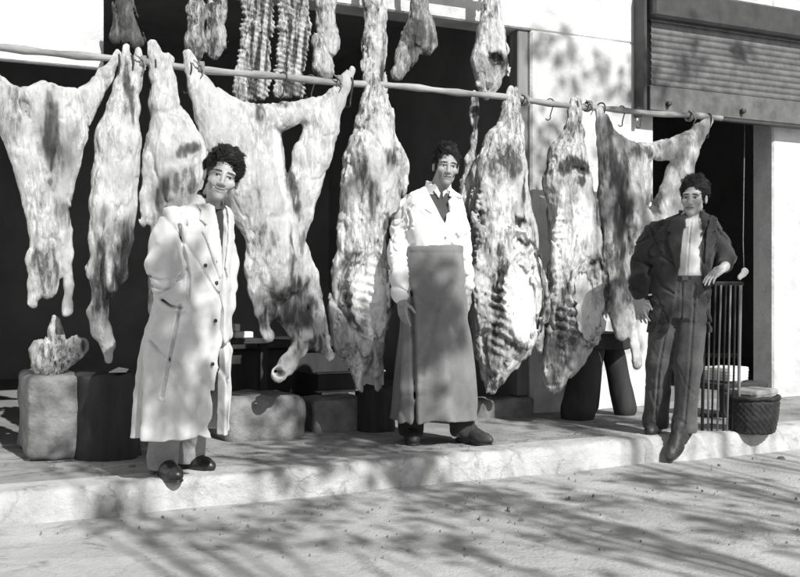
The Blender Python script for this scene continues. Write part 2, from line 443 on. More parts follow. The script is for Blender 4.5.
def wx(px, y=WY): return at(px, 288, y).x
XL, XA, XB, XR = wx(-45), wx(531), wx(654), wx(773)
bld = empty('shop_building', (XA, WY, 0)); tag(bld, 'whitewashed shop building with dark open fronts behind the hanging meat', 'building')
O = bld.location
def part(name, boxes, mat, bev=0.0):
    b = MB()
    for lo, hi in boxes: b.box(lo, hi, bev)
    return b.build(name, mat, bld, O)
part('pier', [((-7, WY, -.2), (XL, WY+WT, 4.6))], MAT['plaster'], .015)
part('pier', [((XA, WY, -.2), (XB, WY+WT, LINT+.0))], MAT['plaster'], .015)
part('pier', [((XR, WY, -.2), (15, WY+WT, 4.6))], MAT['plaster'], .015)
part('lintel', [((XL, WY+.002, LINT), (XR, WY+WT, 4.6))], MAT['plaster'], .012)
part('fascia_board', [((XL+.12, WY-.03, 2.31), (wx(103), WY+.03, LINT-.004))], MAT['plaster'], .008)
part('door_jamb', [((XA-.10, WY+.03, .13), (XA-.003, WY+.15, LINT-.002))], MAT['wood_grey'], .008)
part('door_jamb', [((XL+.003, WY+.03, .13), (XL+.10, WY+.15, LINT-.002))], MAT['wood_grey'], .008)
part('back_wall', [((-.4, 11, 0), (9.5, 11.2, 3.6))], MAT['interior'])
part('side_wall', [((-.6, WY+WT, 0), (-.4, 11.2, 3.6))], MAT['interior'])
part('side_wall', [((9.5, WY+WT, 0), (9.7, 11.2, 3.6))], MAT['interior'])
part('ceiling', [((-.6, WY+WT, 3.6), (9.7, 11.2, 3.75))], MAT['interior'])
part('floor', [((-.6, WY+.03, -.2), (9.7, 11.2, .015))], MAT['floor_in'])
part('partition', [((XA+.2, WY+WT, .016), (XA+.34, 11, 3.6))], MAT['interior'])
part('roof', [((-7.2, WY-.02, 4.602), (15.2, 11.5, 4.8))], MAT['stone'])

# roller shutter over the right-hand front
sh0, sh1 = wx(650, WY-.12), wx(840, WY-.12); sz0 = 2.37; sy = WY-.1
sh = empty('roller_shutter', (sh0, sy, sz0)); tag(sh, 'ribbed grey roller shutter half raised over the right doorway', 'shutter')
prof = []; z = sz0+.20
V, F = [], []; nz = 0
zs = []
while z < 3.1:                                   # ribbed curtain
    for k in range(8):
        t = k/8; zs.append((z+t*.052, -.014*abs(math.sin(math.pi*t))**.6))
    z += .052
for (zz, dy) in zs: V += [(0.02, dy, zz-sz0), (sh1-sh0-.02, dy, zz-sz0)]
F = [(2*i, 2*i+1, 2*i+3, 2*i+2) for i in range(len(zs)-1)]
n0 = len(V); V += [(v[0], v[1]+.012, v[2]) for v in V]; F += [tuple(i+n0 for i in reversed(f)) for f in F]
me = bpy.data.meshes.new('slat_curtain'); me.from_pydata(V, [], F); me.polygons.foreach_set('use_smooth', [True]*len(F)); me.update()
link('slat_curtain', me, MAT['metal'], sh)
b = MB(); b.box((sh0, sy-.025, sz0), (sh1, sy+.02, sz0+.20), .006); br = b.build('bottom_rail', MAT['metal'], sh, sh.location)
b = MB(); b.box((sh0-.03, sy-.03, sz0-.03), (sh1, sy+.03, sz0-.002), .006); b.build('rubber_strip', MAT['metal_dark'], sh, sh.location)
for px in (668, 742, 812):
    p = at(px, 104+(px-668)*.1, sy-.03); b = MB(); b.tube([p, p+Vector((0, -.03, 0))], [.024, .018], 10); b.build('bolt', MAT['metal_dark'], sh, sh.location)
b = MB(); b.box((sh0-.07, sy-.03, sz0-.05), (sh0-.035, sy+.09, 3.32), .005); b.build('guide_channel', MAT['metal_dark'], sh, sh.location)
b = MB(); b.box((sh0-.02, sy-.10, 3.1), (sh1+.03, sy+.09, 3.34), .02); b.build('shutter_box', MAT['metal_dark'], sh, sh.location)

# stone step, blocks and sill in front of the shop
def rock(name, lo, hi, rnd, label, cat, group=None, mat='stone', amp=.012):
    c = [(lo[i]+hi[i])/2 for i in range(3)]; h = [(hi[i]-lo[i])/2 for i in range(3)]
    f = Field([lo[i]-.06 for i in range(3)], [hi[i]+.06 for i in range(3)], .014)
    f.add(Box(c, h, rnd)); f.disp(lambda x, y, z: amp*fbm(x*7, y*7, z*7, 3))
    V, F = f.mesh(1); og = Vector((c[0], c[1], lo[2]))
    o = link(name, mesh_np(name, V-np.array(og), F), MAT[mat], None, og); tag(o, label, cat, group); return o
rock('doorstep', (wx(222, 6.1), 6.0, -.06), (wx(304, 6.1), 6.5, .27), .09, 'worn pale stone doorstep with a rounded end beside the long coat', 'step')
rock('stone_block', (wx(309, 6.25), 6.16, -.06), (wx(362, 6.25), 6.5, .21), .03, 'squared stone block between the doorstep and the dark stump', 'block')
rock('threshold', (wx(436, 6.3), 6.28, -.05), (wx(534, 6.3), 6.62, .13), .03, 'low pale stone threshold under the two split carcasses', 'sill')

# rail on which the carcasses hang, upper rail inside
RYY = 5.75
def rz(px): return 2.27+.0*px
rail0, rail1 = at(-70, 46, RYY), at(722, 121, RYY)
RZ = 2.235
def railpt(px):
    p = at(px, 0, RYY); p.z = RZ; return p
b = MB(); pts = []
for i in range(60):
    t = i/59; x = rail0.x+(rail1.x-rail0.x)*t
    pts.append((x, RYY+.006*math.sin(9*t), RZ+.008*math.sin(14*t)+.004*math.sin(41*t)))
b.tube(pts, [.021+.003*math.sin(i*1.7)+.002*math.sin(i*4.1) for i in range(60)], 12)
o = b.build('hanging_rail', MAT['wood_pole'], None, railpt(360), railpt(360)); tag(o, 'long peeled wooden pole carrying the front row of carcasses', 'rail')
URY, URZ = 6.16, 3.25
b = MB(); b.tube([(XL-.3, URY, URZ), (wx(508, URY), URY, URZ)], .025, 10); og = Vector((2.5, URY, URZ))
o = empty('upper_rail', og); tag(o, 'iron bar bracketed to the shop front carrying the upper row of meat', 'rail'); b.build('bar', MAT['iron'], o, og)
for bx in (XL+.1, 2.2, wx(500, URY)):
    b = MB(); b.tube([(bx, URY, URZ-.03), (bx, WY+.01, URZ-.03)], .014, 8); b.build('bracket', MAT['iron'], o, og)
b = MB(); xs = (at(236, 0, 6.0).x, at(345, 0, 6.0).x)

# chopping stumps and block
def stump(name, px, pyb, wpx, h, y, label, group=None, mat='wood_dark'):
    c = at(px, pyb, y); r = wpx/2*scl(px, y)
    f = Field((c.x-r-.08, y-r-.08, -.08), (c.x+r+.08, y+r+.08, h+.08), .014)
    f.add(Loft([(-.05, c.x, y, r*1.06, r*1.06), (.08, c.x, y, r, r), (h*.6, c.x, y, r*.96, r*.96), (h, c.x, y, r*.98, r*.98)], 0, 2))
    f.disp(lambda x, yy, z: .012*vnoise(np.arctan2(yy-y, x-c.x)*4, z*1.5, z*0+3)+.004*fbm(x*20, yy*20, z*6))
    V, F = f.mesh(1); og = np.array((c.x, y, 0))
    o = link(name, mesh_np(name, V-og, F), MAT[mat], None, og); tag(o, label, 'stump', group); return c, r
stump('chopping_stump', 107, 452, 62, .47, 5.82, 'broad dark chopping stump left of the man in the long coat')
stump('chopping_stump', 376, 428, 36, .29, 6.12, 'narrow dark stump beside the apron of the man in white')
# thick-legged block behind the right-hand split carcass
c0 = at(600, 340, 6.08)
bk = empty('butcher_block', (c0.x, 6.08, 0)); tag(bk, 'dark butcher block on thick splayed legs near the right wall pier', 'block')
def shape(prims, pad, vox, name, mat, parent, k=.02, disp=None, cuts=(), attrs=None, relax=1):
    lo = np.min([p.lo for p in prims], 0)-pad; hi = np.max([p.hi for p in prims], 0)+pad
    f = Field(lo, hi, vox)
    for p in prims: f.add(p, k)
    for p in cuts: f.cut(p, .004)
    if disp: f.disp(disp)
    V, F = f.mesh(relax)
    og = np.array(parent.matrix_world.translation if False else parent.location) if parent is not None else np.zeros(3)
    at_ = attrs(V) if attrs else None
    return link(name, mesh_np(name, V-og, F, attrs=at_), MAT[mat] if isinstance(mat, str) else mat, parent)
woodn = lambda x, y, z: .006*fbm(x*9, y*9, z*3)
cx = c0.x
shape([Loft([(.50, cx, 6.08, .25, .2), (.62, cx, 6.08, .26, .21)], 0, 2)], .05, .012, 'block_top', 'wood_dark', bk, 0, woodn)
pA, pB = at(578, 413, 5.98), at(625, 404, 6.02)
shape([Cone((cx-.12, 6.05, .5), (pA.x, 5.98, .05), .115, .12), Cone((pA.x, 5.98, .06), (pA.x-.02, 5.98, -.0), .12, .10)], .05, .012, 'leg', 'wood_dark', bk, .03, woodn)
shape([Cone((cx+.13, 6.1, .5), (pB.x, 6.02, .05), .085, .085)], .05, .012, 'leg', 'wood_dark', bk, .03, woodn)
shape([Cone((cx+.02, 6.2, .5), (cx+.05, 6.28, .05), .08, .08)], .05, .012, 'leg', 'wood_dark', bk, .03, woodn)

# bench inside with a small pale box, plank edges
bn = empty('counter', (wx(280, 7.3), 7.3, 0)); tag(bn, 'dark low counter inside the shop behind the spread calf', 'counter')
b = MB(); b.box((wx(205, 7.2), 7.1, .50), (wx(352, 7.2), 7.8, .56), .01); b.build('counter_top', MAT['wood_dark'], bn, bn.location)
b = MB(); b.box((wx(210, 7.2), 7.16, .016), (wx(347, 7.2), 7.76, .498), .01); b.build('cupboard', MAT['wood_dark'], bn, bn.location)
pb = at(243, 338, 6.75)
b = MB(); b.box((pb.x-.07, 6.70, pb.z), (pb.x+.06, 6.80, pb.z+.045), .006); b.box((pb.x-.07, 6.70, pb.z+.047), (pb.x-.035, 6.80, pb.z+.1), .006)
o = b.build('scale_weight', MAT['paper'], None, (pb.x, 6.75, pb.z), (pb.x, 6.75, pb.z)); tag(o, 'small pale box with a raised end showing right of the long coat', 'box')
cr = empty('shelf_stand', (pb.x, 6.78, 0)); tag(cr, 'dark stand inside the shop holding the small pale box', 'stand')
b = MB(); b.box((pb.x-.22, 6.66, pb.z-.04), (pb.x+.2, 6.92, pb.z-.002), .006); b.build('shelf_board', MAT['wood_dark'], cr, cr.location)
for dx in (-.17, .15):
    b = MB(); b.box((pb.x+dx-.025, 6.74, .016), (pb.x+dx+.025, 6.82, pb.z-.042), .005); b.build('leg', MAT['wood_dark'], cr, cr.location)
ck = empty('meat_crate', tuple(at(345, 395, 6.75).xy)+(0.016,)); tag(ck, 'dark slatted crate with worn pale edges below the ribbed half carcass', 'crate')
q0, q1 = wx(318, 6.7), wx(384, 6.7); zt = at(345, 372, 6.7).z; zm = at(345, 391, 6.7).z
b = MB(); b.box((q0, 6.70, zm+.01), (q1, 6.72, zt-.012), .003); b.build('front_board', MAT['wood_dark'], ck, ck.location)
b = MB(); b.box((q0-.01, 6.69, zt-.010), (q1+.01, 6.74, zt+.004), .003); b.build('top_batten', MAT['wood_grey'], ck, ck.location)
b = MB(); b.box((q0-.01, 6.69, zm-.004), (q1+.01, 6.74, zm+.008), .003); b.build('bottom_batten', MAT['wood_grey'], ck, ck.location)
for xx in (q0+.02, q1-.02):
    b = MB(); b.box((xx-.02, 6.722, .017), (xx+.02, 7.15, zt-.014), .003); b.build('side_board', MAT['wood_dark'], ck, ck.location)

# slatted rack on which the young man leans
rk0 = at_depth(719, 430, 6.60); RKX, RKY = rk0.x, rk0.y
rk = empty('slatted_rack', (RKX, RKY, 0), -R(33)); rk.rotation_euler.x = R(6); tag(rk, 'tall narrow rack of thin upright slats under the young man\'s hand', 'rack')
W = 34*.00666/2; H = 1.0
b = MB(); b.box((-W-.02, -.02, H-.03), (W+.02, .025, H), .008); b.build('top_bar', MAT['wood_dark'], rk)
b = MB(); b.box((-W-.01, -.012, .50), (W+.01, .016, .525), .004); b.build('cross_bar', MAT['wood_dark'], rk)
b = MB(); b.box((-W-.01, -.012, .10), (W+.01, .016, .125), .004); b.build('cross_bar', MAT['wood_dark'], rk)
for i in range(8):
    xx = -W+2*W*i/7; th = .007 if i not in (0, 7) else .011
    b = MB(); b.tube([(xx+.006*math.sin(i*2.1), -.026-.004*(i % 3), .0), (xx, -.024, .5), (xx-.004*math.cos(i), -.03, H-.02)], th, 7); b.build('slat', MAT['wood_grey'] if i % 2 else MAT['wood_dark'], rk)
# basket and sacks at the right edge
bq = at_depth(752, 432, 6.62); br_ = .165
bs = empty('round_basket', (bq.x, bq.y, 0)); tag(bs, 'dark round basket on the pavement at the right edge', 'basket')
def wv(x, y, z):
    th = np.arctan2(y-bq.y, x-bq.x); return .004*np.sign(np.sin(th*26))*np.sin(z*150)+.003*fbm(x*30, y*30, z*30)
shape([Loft([(.0, bq.x, bq.y, br_*.86, br_*.86), (.1, bq.x, bq.y, br_, br_), (.2, bq.x, bq.y, br_*1.05, br_*1.05), (.235, bq.x, bq.y, br_*1.0, br_*1.0)], 0, 2)], .04, .008, 'basket_body', 'wood_dark', bs, 0, wv,
      [Loft([(.03, bq.x, bq.y, br_*.8, br_*.8), (.3, bq.x, bq.y, br_*.93, br_*.93)], 0, 2)])
b = MB(); b.tube([(bq.x+math.cos(a)*br_*1.03, bq.y+math.sin(a)*br_*1.03, .235+.004*math.sin(a*9)) for a in np.linspace(0, 6.283, 33)], .014, 8, False); b.build('rim', MAT['wood_dark'], bs, bs.location)
def folded(name, c, hx, hy, hz, rzr, label, cat, mat='canvas', layers=3):
    f = Field((-hx-.05, -hy-.05, -.03), (hx+.05, hy+.05, hz+.05), .008)
    f.add(Box((0, 0, hz/2), (hx, hy, hz/2), min(.02, hz*.45)))
    f.disp(lambda x, y, z: .004*np.sin(z/hz*layers*6.283)+.010*fbm(x*9, y*9, z*6+2))
    V, F = f.mesh(1); o = link(name, mesh_np(name, V, F), MAT[mat], None, c); o.rotation_euler = (0, 0, rzr); tag(o, label, cat); return o
folded('folded_sack', (bq.x+.01, bq.y+.0, .226), .15, .11, .06, .3, 'pale folded sacking laid over the round basket', 'sack')
p = at_depth(741, 376, 7.3)
tb = empty('low_table', (p.x, p.y, .016)); tag(tb, 'low dark table inside the right doorway behind the basket', 'table')
b = MB(); b.box((p.x-.2, p.y-.05, p.z-.09), (p.x+.22, p.y+.4, p.z-.05), .006); b.build('table_top', MAT['wood_dark'], tb, tb.location)
for dx in (-.16, .18):
    for dy in (0, .33):
        b = MB(); b.box((p.x+dx-.025, p.y+dy-.02, .017), (p.x+dx+.025, p.y+dy+.03, p.z-.092), .004); b.build('leg', MAT['wood_dark'], tb, tb.location)
folded('paper_stack', (p.x-.02, p.y+.13, p.z-.049), .12, .12, .11, .15, 'pale stack of folded wrapping paper on the low table in the doorway', 'paper', 'paper', 5)
# rag hanging in the doorway
rg = at(743, 275, 6.55)
shape([Cone(rg+Vector((-.045, 0, -.02)), rg+Vector((.05, .02, .03)), .026, .034, 2.2), Cone(rg+Vector((.03, .02, .03)), rg+Vector((.035, .02, .0)), .03, .012, 2)], .05, .006, 'rag', 'canvas', None, .02, lambda x, y, z: .006*fbm(x*30, y*30, z*10))
rag = COL.objects['rag']; rag.data.transform(Matrix.Translation(-rg)); rag.location = rg; tag(rag, 'small grey rag hung in the dark doorway right of the young man', 'rag')
b = MB(); b.tube([rg+Vector((.03, .02, .04)), rg+Vector((.03, .03, .3)), Vector((rg.x+.03, rg.y+.0, 2.918))], .004, 6); o = b.build('string', MAT['rope'], None, rg, rg); tag(o, 'thin string holding the grey rag in the doorway', 'string')
# scrap of paper on the broad stump
sp = at(119, 389, 5.75)
me = bpy.data.meshes.new('paper_scrap'); sv = [(-.05, -.035, 0), (.05, -.055, .004), (.045, .03, .012), (-.015, .05, .02)]
me.from_pydata(sv+[(x, y, z+.004) for x, y, z in sv], [], [(3, 2, 1, 0), (4, 5, 6, 7)]+[(i, (i+1) % 4, 4+(i+1) % 4, 4+i) for i in range(4)]); me.update()
o = link('paper_scrap', me, MAT['paper'], None, (sp.x, 5.74, .48)); o.rotation_euler.z = -.4; tag(o, 'small white paper scrap lying on the broad dark stump', 'paper')

# whitewashed bench against the left pier with meat on it
tc = at(50, 452, 6.0); tw = 25*scl(50, 6.0); tz = at(46, 377, 5.75).z
f = Field((tc.x-tw-.1, 5.7, -.05), (tc.x+tw+.1, 6.45, tz+.06), .014); f.add(Box((tc.x, 6.09, tz/2), (tw, .29, tz/2), .04)); f.disp(lambda x, y, z: .014*fbm(x*5, y*5, z*5, 4)+.006*fbm(x*18, y*18, z*18, 3))
V, F = f.mesh(1); og = Vector((tc.x, 6.09, 0)); o = link('masonry_bench', mesh_np('masonry_bench', V-np.array(og), F), MAT['stone'], None, og); tag(o, 'low pale masonry bench at the far left under the thin legged carcass', 'bench')

# loose grit, straw ends and pebbles along the kerb and on the street
rg_ = random.Random(21); V_, F_ = [], []
for i in range(300):
    px = rg_.uniform(0, 800); py = rg_.triangular(470, 577, 500) if i % 3 else rg_.uniform(440, 480)
    k = 1.085/((py-288.5)/FPX); rx, ry = ray(px); c = Vector((rx*k, ry*k, -.135))
    if c.y > KY-.05:
        k = .95/((py-288.5)/FPX); c = Vector((rx*k, ry*k, .0))
        if c.y < KY+.05 or c.y > 6.0: continue
    r = rg_.choice((.003, .004, .005, .006, .008)) if i % 40 else .014
    b0 = len(V_); st_ = rg_.uniform(.8, 2.6) if i % 4 == 0 else 1; an = rg_.uniform(0, 6.28)
    for k_ in range(6):
        a = k_*math.pi/3; q = r*rg_.uniform(.7, 1.2); x_, y_ = q*math.cos(a)*st_, q*math.sin(a)/st_
        V_.append((c.x+x_*math.cos(an)-y_*math.sin(an), c.y+x_*math.sin(an)+y_*math.cos(an), c.z-.004))
    for k_ in range(6):
        v_ = V_[b0+k_]; V_.append((c.x+(v_[0]-c.x)*.6, c.y+(v_[1]-c.y)*.6, c.z+r*rg_.uniform(.5, .9)+.004))
    F_ += [(b0+k_, b0+(k_+1) % 6, b0+6+(k_+1) % 6, b0+6+k_) for k_ in range(6)]+[(b0+6, b0+7, b0+8, b0+9), (b0+6, b0+9, b0+10, b0+11)]
o = link('loose_grit', mesh_np('loose_grit', V_, F_, False), MAT['stone']); tag(o, 'loose grit and small pebbles scattered over the street and kerb', 'grit', None, 'stuff')
# ------------------------------------------------------------------ hanging meat
def carcass(name, label, y, org, chains, paint=(), cuts=(), spine=None, ribs=None, flat=1.4, vox=.007, k=8, rings=(), group='carcasses on the front pole',
            cat='carcass', mat='meat', base=.20, rough=.010, grooves=(), stripes=0, seed=0):
    s0 = scl(org[0], y); fl = flat
    prims = []
    def P(px, py, dy=0): return at(px, py, y)+Vector((0, dy, 0))
    def chain(ch, f):
        out = []
        for a, b in zip(ch[:-1], ch[1:]):
            A, B = P(a[0], a[1], a[3] if len(a) > 3 else 0), P(b[0], b[1], b[3] if len(b) > 3 else 0)
            out.append(Cone(A, B, a[2]*scl(a[0], y)*1.05, b[2]*scl(b[0], y)*1.05, f))
        return out
    for ch in chains: prims += chain(ch, fl)
    lo = np.min([p.lo for p in prims], 0)-.05; hi = np.max([p.hi for p in prims], 0)+.05
    f = Field(lo, hi, vox)
    for p in prims: f.add(p, (5 if mat == 'hide' else k)*s0)
    for c in cuts:                               # (px, py, rx, ry, dy, depth, angle)
        a = R(c[6]) if len(c) > 6 else 0
        M = ((math.cos(a), 0, math.sin(a)), (0, 1, 0), (-math.sin(a), 0, math.cos(a)))
        s = scl(c[0], y); f.cut(Ell(P(c[0], c[1], c[4]), (c[2]*s*1.08, c[5], c[3]*s), M), 2*s0)
        if c[2] > 14:                            # cut edge round the open belly
            rim = [P(c[0]+c[2]*1.06*math.cos(t)+1.2*math.sin(5*t+seed), c[1]+c[3]*1.03*math.sin(t), c[4]+c[5]*.42+.01*math.sin(3*t)) for t in np.linspace(0, 2*math.pi, 25)]
            for u, w in zip(rim[:-1], rim[1:]): f.add(Cone(u, w, 2.4*s0, 2.4*s0), 2.5*s0)
    for g in grooves:                            # (polyline, r px, dy)
        for a, b in zip(g[0][:-1], g[0][1:]): f.cut(Cone(P(*a, g[2]), P(*b, g[2]), g[1]*s0, g[1]*s0), 1.5*s0)
    if spine:
        pl, r, dy = spine; pts = np.array(pl, float); seg = np.r_[0, np.cumsum(np.hypot(*np.diff(pts, axis=0).T))]
        for t in np.arange(0, seg[-1], r*1.35):
            px, py = np.interp(t, seg, pts[:, 0]), np.interp(t, seg, pts[:, 1])
            q = random.Random(int(t*10)+seed); f.add(Ell(P(px+q.uniform(-1, 1), py, dy+q.uniform(-.006, .012)), (r*s0*q.uniform(.75, 1.1), r*s0*.9, r*s0*q.uniform(.45, .62))), 5*s0)
    sd = seed*3.7
    def dsp(x, yy, z):
        v = rough*fbm(x*13+sd, yy*13, z*9, 3)+rough*.7*vnoise(x*38+sd, yy*38, z*11)+rough*.55*vnoise(x*75+sd, yy*75, z*40)-rough*.7*crease(x*10+sd+z*2, yy*10, z*2.6)+rough*1.6*np.exp(-(vnoise(x*7+sd+z*1.5, yy*7, z*1.8)/.07)**2)+rough*1.0*np.exp(-(vnoise(x*15+sd-z*3, yy*15, z*4)/.08)**2)
        if ribs:
            px, py, rx, ry, step, slope = ribs[:6]
            c = P(px, py); s = scl(px, y); u, w = (x-c.x)/(rx*s), (z-c.z)/(ry*s); m = np.exp(-(u*u+w*w)**2)
            v = v+m*(ribs[6] if len(ribs) > 6 else .012)*(1+.5*vnoise(x*9+sd, yy*0, z*9))*np.sin(2*math.pi*(z+slope*(x-c.x))/(step*s)+1.3*vnoise(x*6+sd, yy*0, z*7))
        return v
    f.disp(dsp)
    V, F = f.mesh(1)
    A = np.full(len(V), base); nz = .5*fbm(V[:, 0]*14+sd, V[:, 1]*14, V[:, 2]*8, 4)+.25*vnoise(V[:, 0]*60+sd, V[:, 1]*60, V[:, 2]*16)
    stk = fbm(V[:, 0]*45+sd, V[:, 1]*45, V[:, 2]*6, 3)
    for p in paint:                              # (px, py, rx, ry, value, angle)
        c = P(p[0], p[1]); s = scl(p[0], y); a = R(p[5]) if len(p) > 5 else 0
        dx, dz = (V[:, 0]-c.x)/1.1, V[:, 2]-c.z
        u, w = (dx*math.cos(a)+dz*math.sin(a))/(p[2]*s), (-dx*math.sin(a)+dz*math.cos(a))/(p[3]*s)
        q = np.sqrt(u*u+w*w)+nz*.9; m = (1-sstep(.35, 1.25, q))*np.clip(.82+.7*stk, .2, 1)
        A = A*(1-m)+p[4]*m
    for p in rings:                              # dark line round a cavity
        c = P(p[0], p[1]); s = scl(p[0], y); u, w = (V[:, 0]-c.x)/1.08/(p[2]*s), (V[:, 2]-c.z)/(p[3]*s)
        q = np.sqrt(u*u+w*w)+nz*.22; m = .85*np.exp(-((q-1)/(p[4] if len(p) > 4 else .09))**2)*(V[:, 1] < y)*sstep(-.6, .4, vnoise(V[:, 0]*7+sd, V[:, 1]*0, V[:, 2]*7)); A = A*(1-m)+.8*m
    if stripes: A = A+stripes*np.clip(np.sin(V[:, 0]*150+4*vnoise(V[:, 0]*9, V[:, 1]*9, V[:, 2]*4))-.2, 0, 1)
    og = P(*org)
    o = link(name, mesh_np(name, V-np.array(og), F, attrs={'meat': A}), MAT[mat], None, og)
    tag(o, label, cat, group); return o

Yc = RYY
carcass('spread_carcass', 'pale spread carcass at the far left, one thin leg hanging to a hoof', Yc, (118, 54), [
    [(118, 53, 3.5), (115, 60, 4.5), (106, 75, 7), (90, 97, 10), (74, 128, 13), (64, 168, 13), (57, 203, 12), (58, 228, 12), (65, 256, 8), (68, 284, 3.5), (67, 303, 3.5), (67, 311, 5)],
    [(-28, 46, 4), (-16, 66, 8), (0, 92, 12), (16, 128, 15), (28, 168, 13), (38, 205, 12), (41, 232, 11), (36, 260, 7), (33, 284, 3.5), (32, 304, 4.5)],
    [(86, 96, 7), (50, 94, 6), (6, 94, 8)], [(48, 190, 14), (49, 228, 16), (48, 262, 12), (47, 290, 9)], [(48, 104, 22, .04), (49, 130, 20, .05), (50, 180, 12, .05)]],
    paint=[(52, 140, 9, 45, .75), (60, 215, 9, 16, .55), (48, 270, 14, 26, .6), (14, 120, 8, 30, .4)], grooves=[([(52, 112), (49, 190)], 3, -.09)], mat='hide', base=.12, rough=.0065, seed=1)
carcass('carcass_half', 'narrow carcass with a split pale haunch, second from the left', Yc, (130, 50), [
    [(127, 46, 3), (126, 62, 4.5), (122, 85, 7)], [(138, 49, 3), (138, 66, 5), (133, 88, 8)],
    [(127, 84, 10), (124, 108, 15), (118, 140, 21), (116, 175, 21), (113, 205, 21), (111, 240, 20), (107, 270, 18), (104, 292, 10)],
    [(110, 205, 6, -.09), (104, 238, 4, -.11), (105, 268, 4, -.11), (108, 288, 5.5, -.1)],
    [(103, 290, 8), (98, 312, 9), (101, 330, 9), (108, 345, 6), (109, 360, 4)]],
    paint=[(114, 292, 26, 36, .85), (124, 250, 12, 34, .7), (97, 265, 9, 26, .75), (125, 88, 3, 26, .8), (131, 108, 2.5, 18, .7), (105, 262, 4, 32, -.1), (112, 332, 7, 12, .1), (98, 326, 4, 12, .0)],
    grooves=[([(129, 52), (127, 84)], 1.5, -.05), ([(127, 180), (122, 205)], 2, -.11)], mat='hide', base=.12, rough=.0065, seed=2)
carcass('carcass_half', 'pale haunch with a dark cut opening above the long coat shoulder', Yc, (152, 48), [
    [(152, 44, 4), (155, 56, 6), (160, 78, 8.5), (165, 104, 14), (172, 128, 20), (178, 150, 26), (176, 182, 25), (170, 215, 17), (165, 262, 16), (160, 310, 11)],
    [(158, 130, 9), (150, 160, 7), (146, 195, 6), (144, 222, 4)], [(168, 58, 5), (168, 80, 6), (170, 105, 9)]],
    paint=[(186, 150, 9, 6, .8, 25), (178, 156, 6, 5, .6), (182, 184, 15, 15, .6), (160, 205, 6, 30, .7), (168, 280, 18, 40, .8)], cuts=[(182, 168, 9, 22, -.17, .06, 15)],
    grooves=[([(158, 140), (154, 175), (151, 215)], 2.5, -.12), ([(162, 52), (163, 76)], 1.5, -.06)], mat='hide', base=.12, rough=.0065, seed=3)
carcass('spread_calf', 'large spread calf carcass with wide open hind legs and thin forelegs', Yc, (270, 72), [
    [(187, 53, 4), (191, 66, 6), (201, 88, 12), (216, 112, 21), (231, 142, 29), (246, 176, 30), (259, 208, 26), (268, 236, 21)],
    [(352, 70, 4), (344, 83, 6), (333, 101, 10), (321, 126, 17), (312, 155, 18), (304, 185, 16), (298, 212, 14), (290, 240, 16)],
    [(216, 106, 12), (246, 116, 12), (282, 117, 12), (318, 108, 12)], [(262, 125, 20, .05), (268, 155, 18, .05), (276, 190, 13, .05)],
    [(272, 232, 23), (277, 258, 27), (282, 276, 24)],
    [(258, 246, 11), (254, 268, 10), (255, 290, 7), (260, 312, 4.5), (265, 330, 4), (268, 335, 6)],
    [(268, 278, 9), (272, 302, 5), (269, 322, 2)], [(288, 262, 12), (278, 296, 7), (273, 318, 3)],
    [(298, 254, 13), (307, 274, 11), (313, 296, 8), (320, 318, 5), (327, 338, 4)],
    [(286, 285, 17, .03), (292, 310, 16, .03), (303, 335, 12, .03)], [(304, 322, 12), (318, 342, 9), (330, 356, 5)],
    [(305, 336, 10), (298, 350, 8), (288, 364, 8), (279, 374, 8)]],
    paint=[(290, 185, 4.5, 52, .85, 9), (258, 112, 4, 14, .6), (282, 106, 10, 6, .6), (292, 312, 25, 30, 1.0), (312, 345, 14, 12, .85), (262, 240, 11, 16, .5), (286, 252, 3, 30, .8),  # dark neck patches are shade painted into the colour, not lean meat
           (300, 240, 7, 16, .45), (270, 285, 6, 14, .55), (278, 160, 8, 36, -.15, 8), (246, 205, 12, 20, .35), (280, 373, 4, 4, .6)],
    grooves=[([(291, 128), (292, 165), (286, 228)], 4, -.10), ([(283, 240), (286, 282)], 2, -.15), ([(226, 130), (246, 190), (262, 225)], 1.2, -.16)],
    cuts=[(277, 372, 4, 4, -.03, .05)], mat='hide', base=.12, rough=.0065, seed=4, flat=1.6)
half_spine = lambda pl: (pl, 4.6, -.080)
carcass('split_half_carcass', 'split half carcass with bared white ribs, left of the man in white', Yc, (371, 66), [
    [(370, 63, 6), (371, 78, 6.5), (373, 102, 10), (373, 130, 18), (373, 158, 27), (373, 190, 29), (370, 220, 28), (368, 250, 27), (364, 280, 28), (360, 310, 28), (358, 338, 24), (360, 358, 14)],
    [(388, 150, 14), (397, 168, 10), (403, 184, 5)], [(352, 352, 6), (357, 372, 4), (360, 389, 2.5)], [(374, 350, 9), (376, 370, 6), (379, 387, 3)],
    [(352, 190, 7), (344, 235, 6), (340, 280, 6), (338, 325, 7)], [(383, 90, 4), (386, 115, 5), (385, 140, 9)]],
    paint=[(364, 205, 6, 26, .75), (356, 168, 6, 24, .45), (384, 160, 12, 12, .7), (386, 268, 4.5, 52, .8, 8), (378, 225, 10, 8, .6), (366, 352, 16, 14, .5), (362, 292, 19, 44, -.5), (392, 198, 6, 20, .35), (347, 215, 3, 40, .4)],
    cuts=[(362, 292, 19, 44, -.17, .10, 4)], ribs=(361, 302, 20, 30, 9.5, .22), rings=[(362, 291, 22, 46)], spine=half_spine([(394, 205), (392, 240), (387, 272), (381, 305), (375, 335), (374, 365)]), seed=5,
    grooves=[([(363, 185), (362, 222)], 3, -.16)])
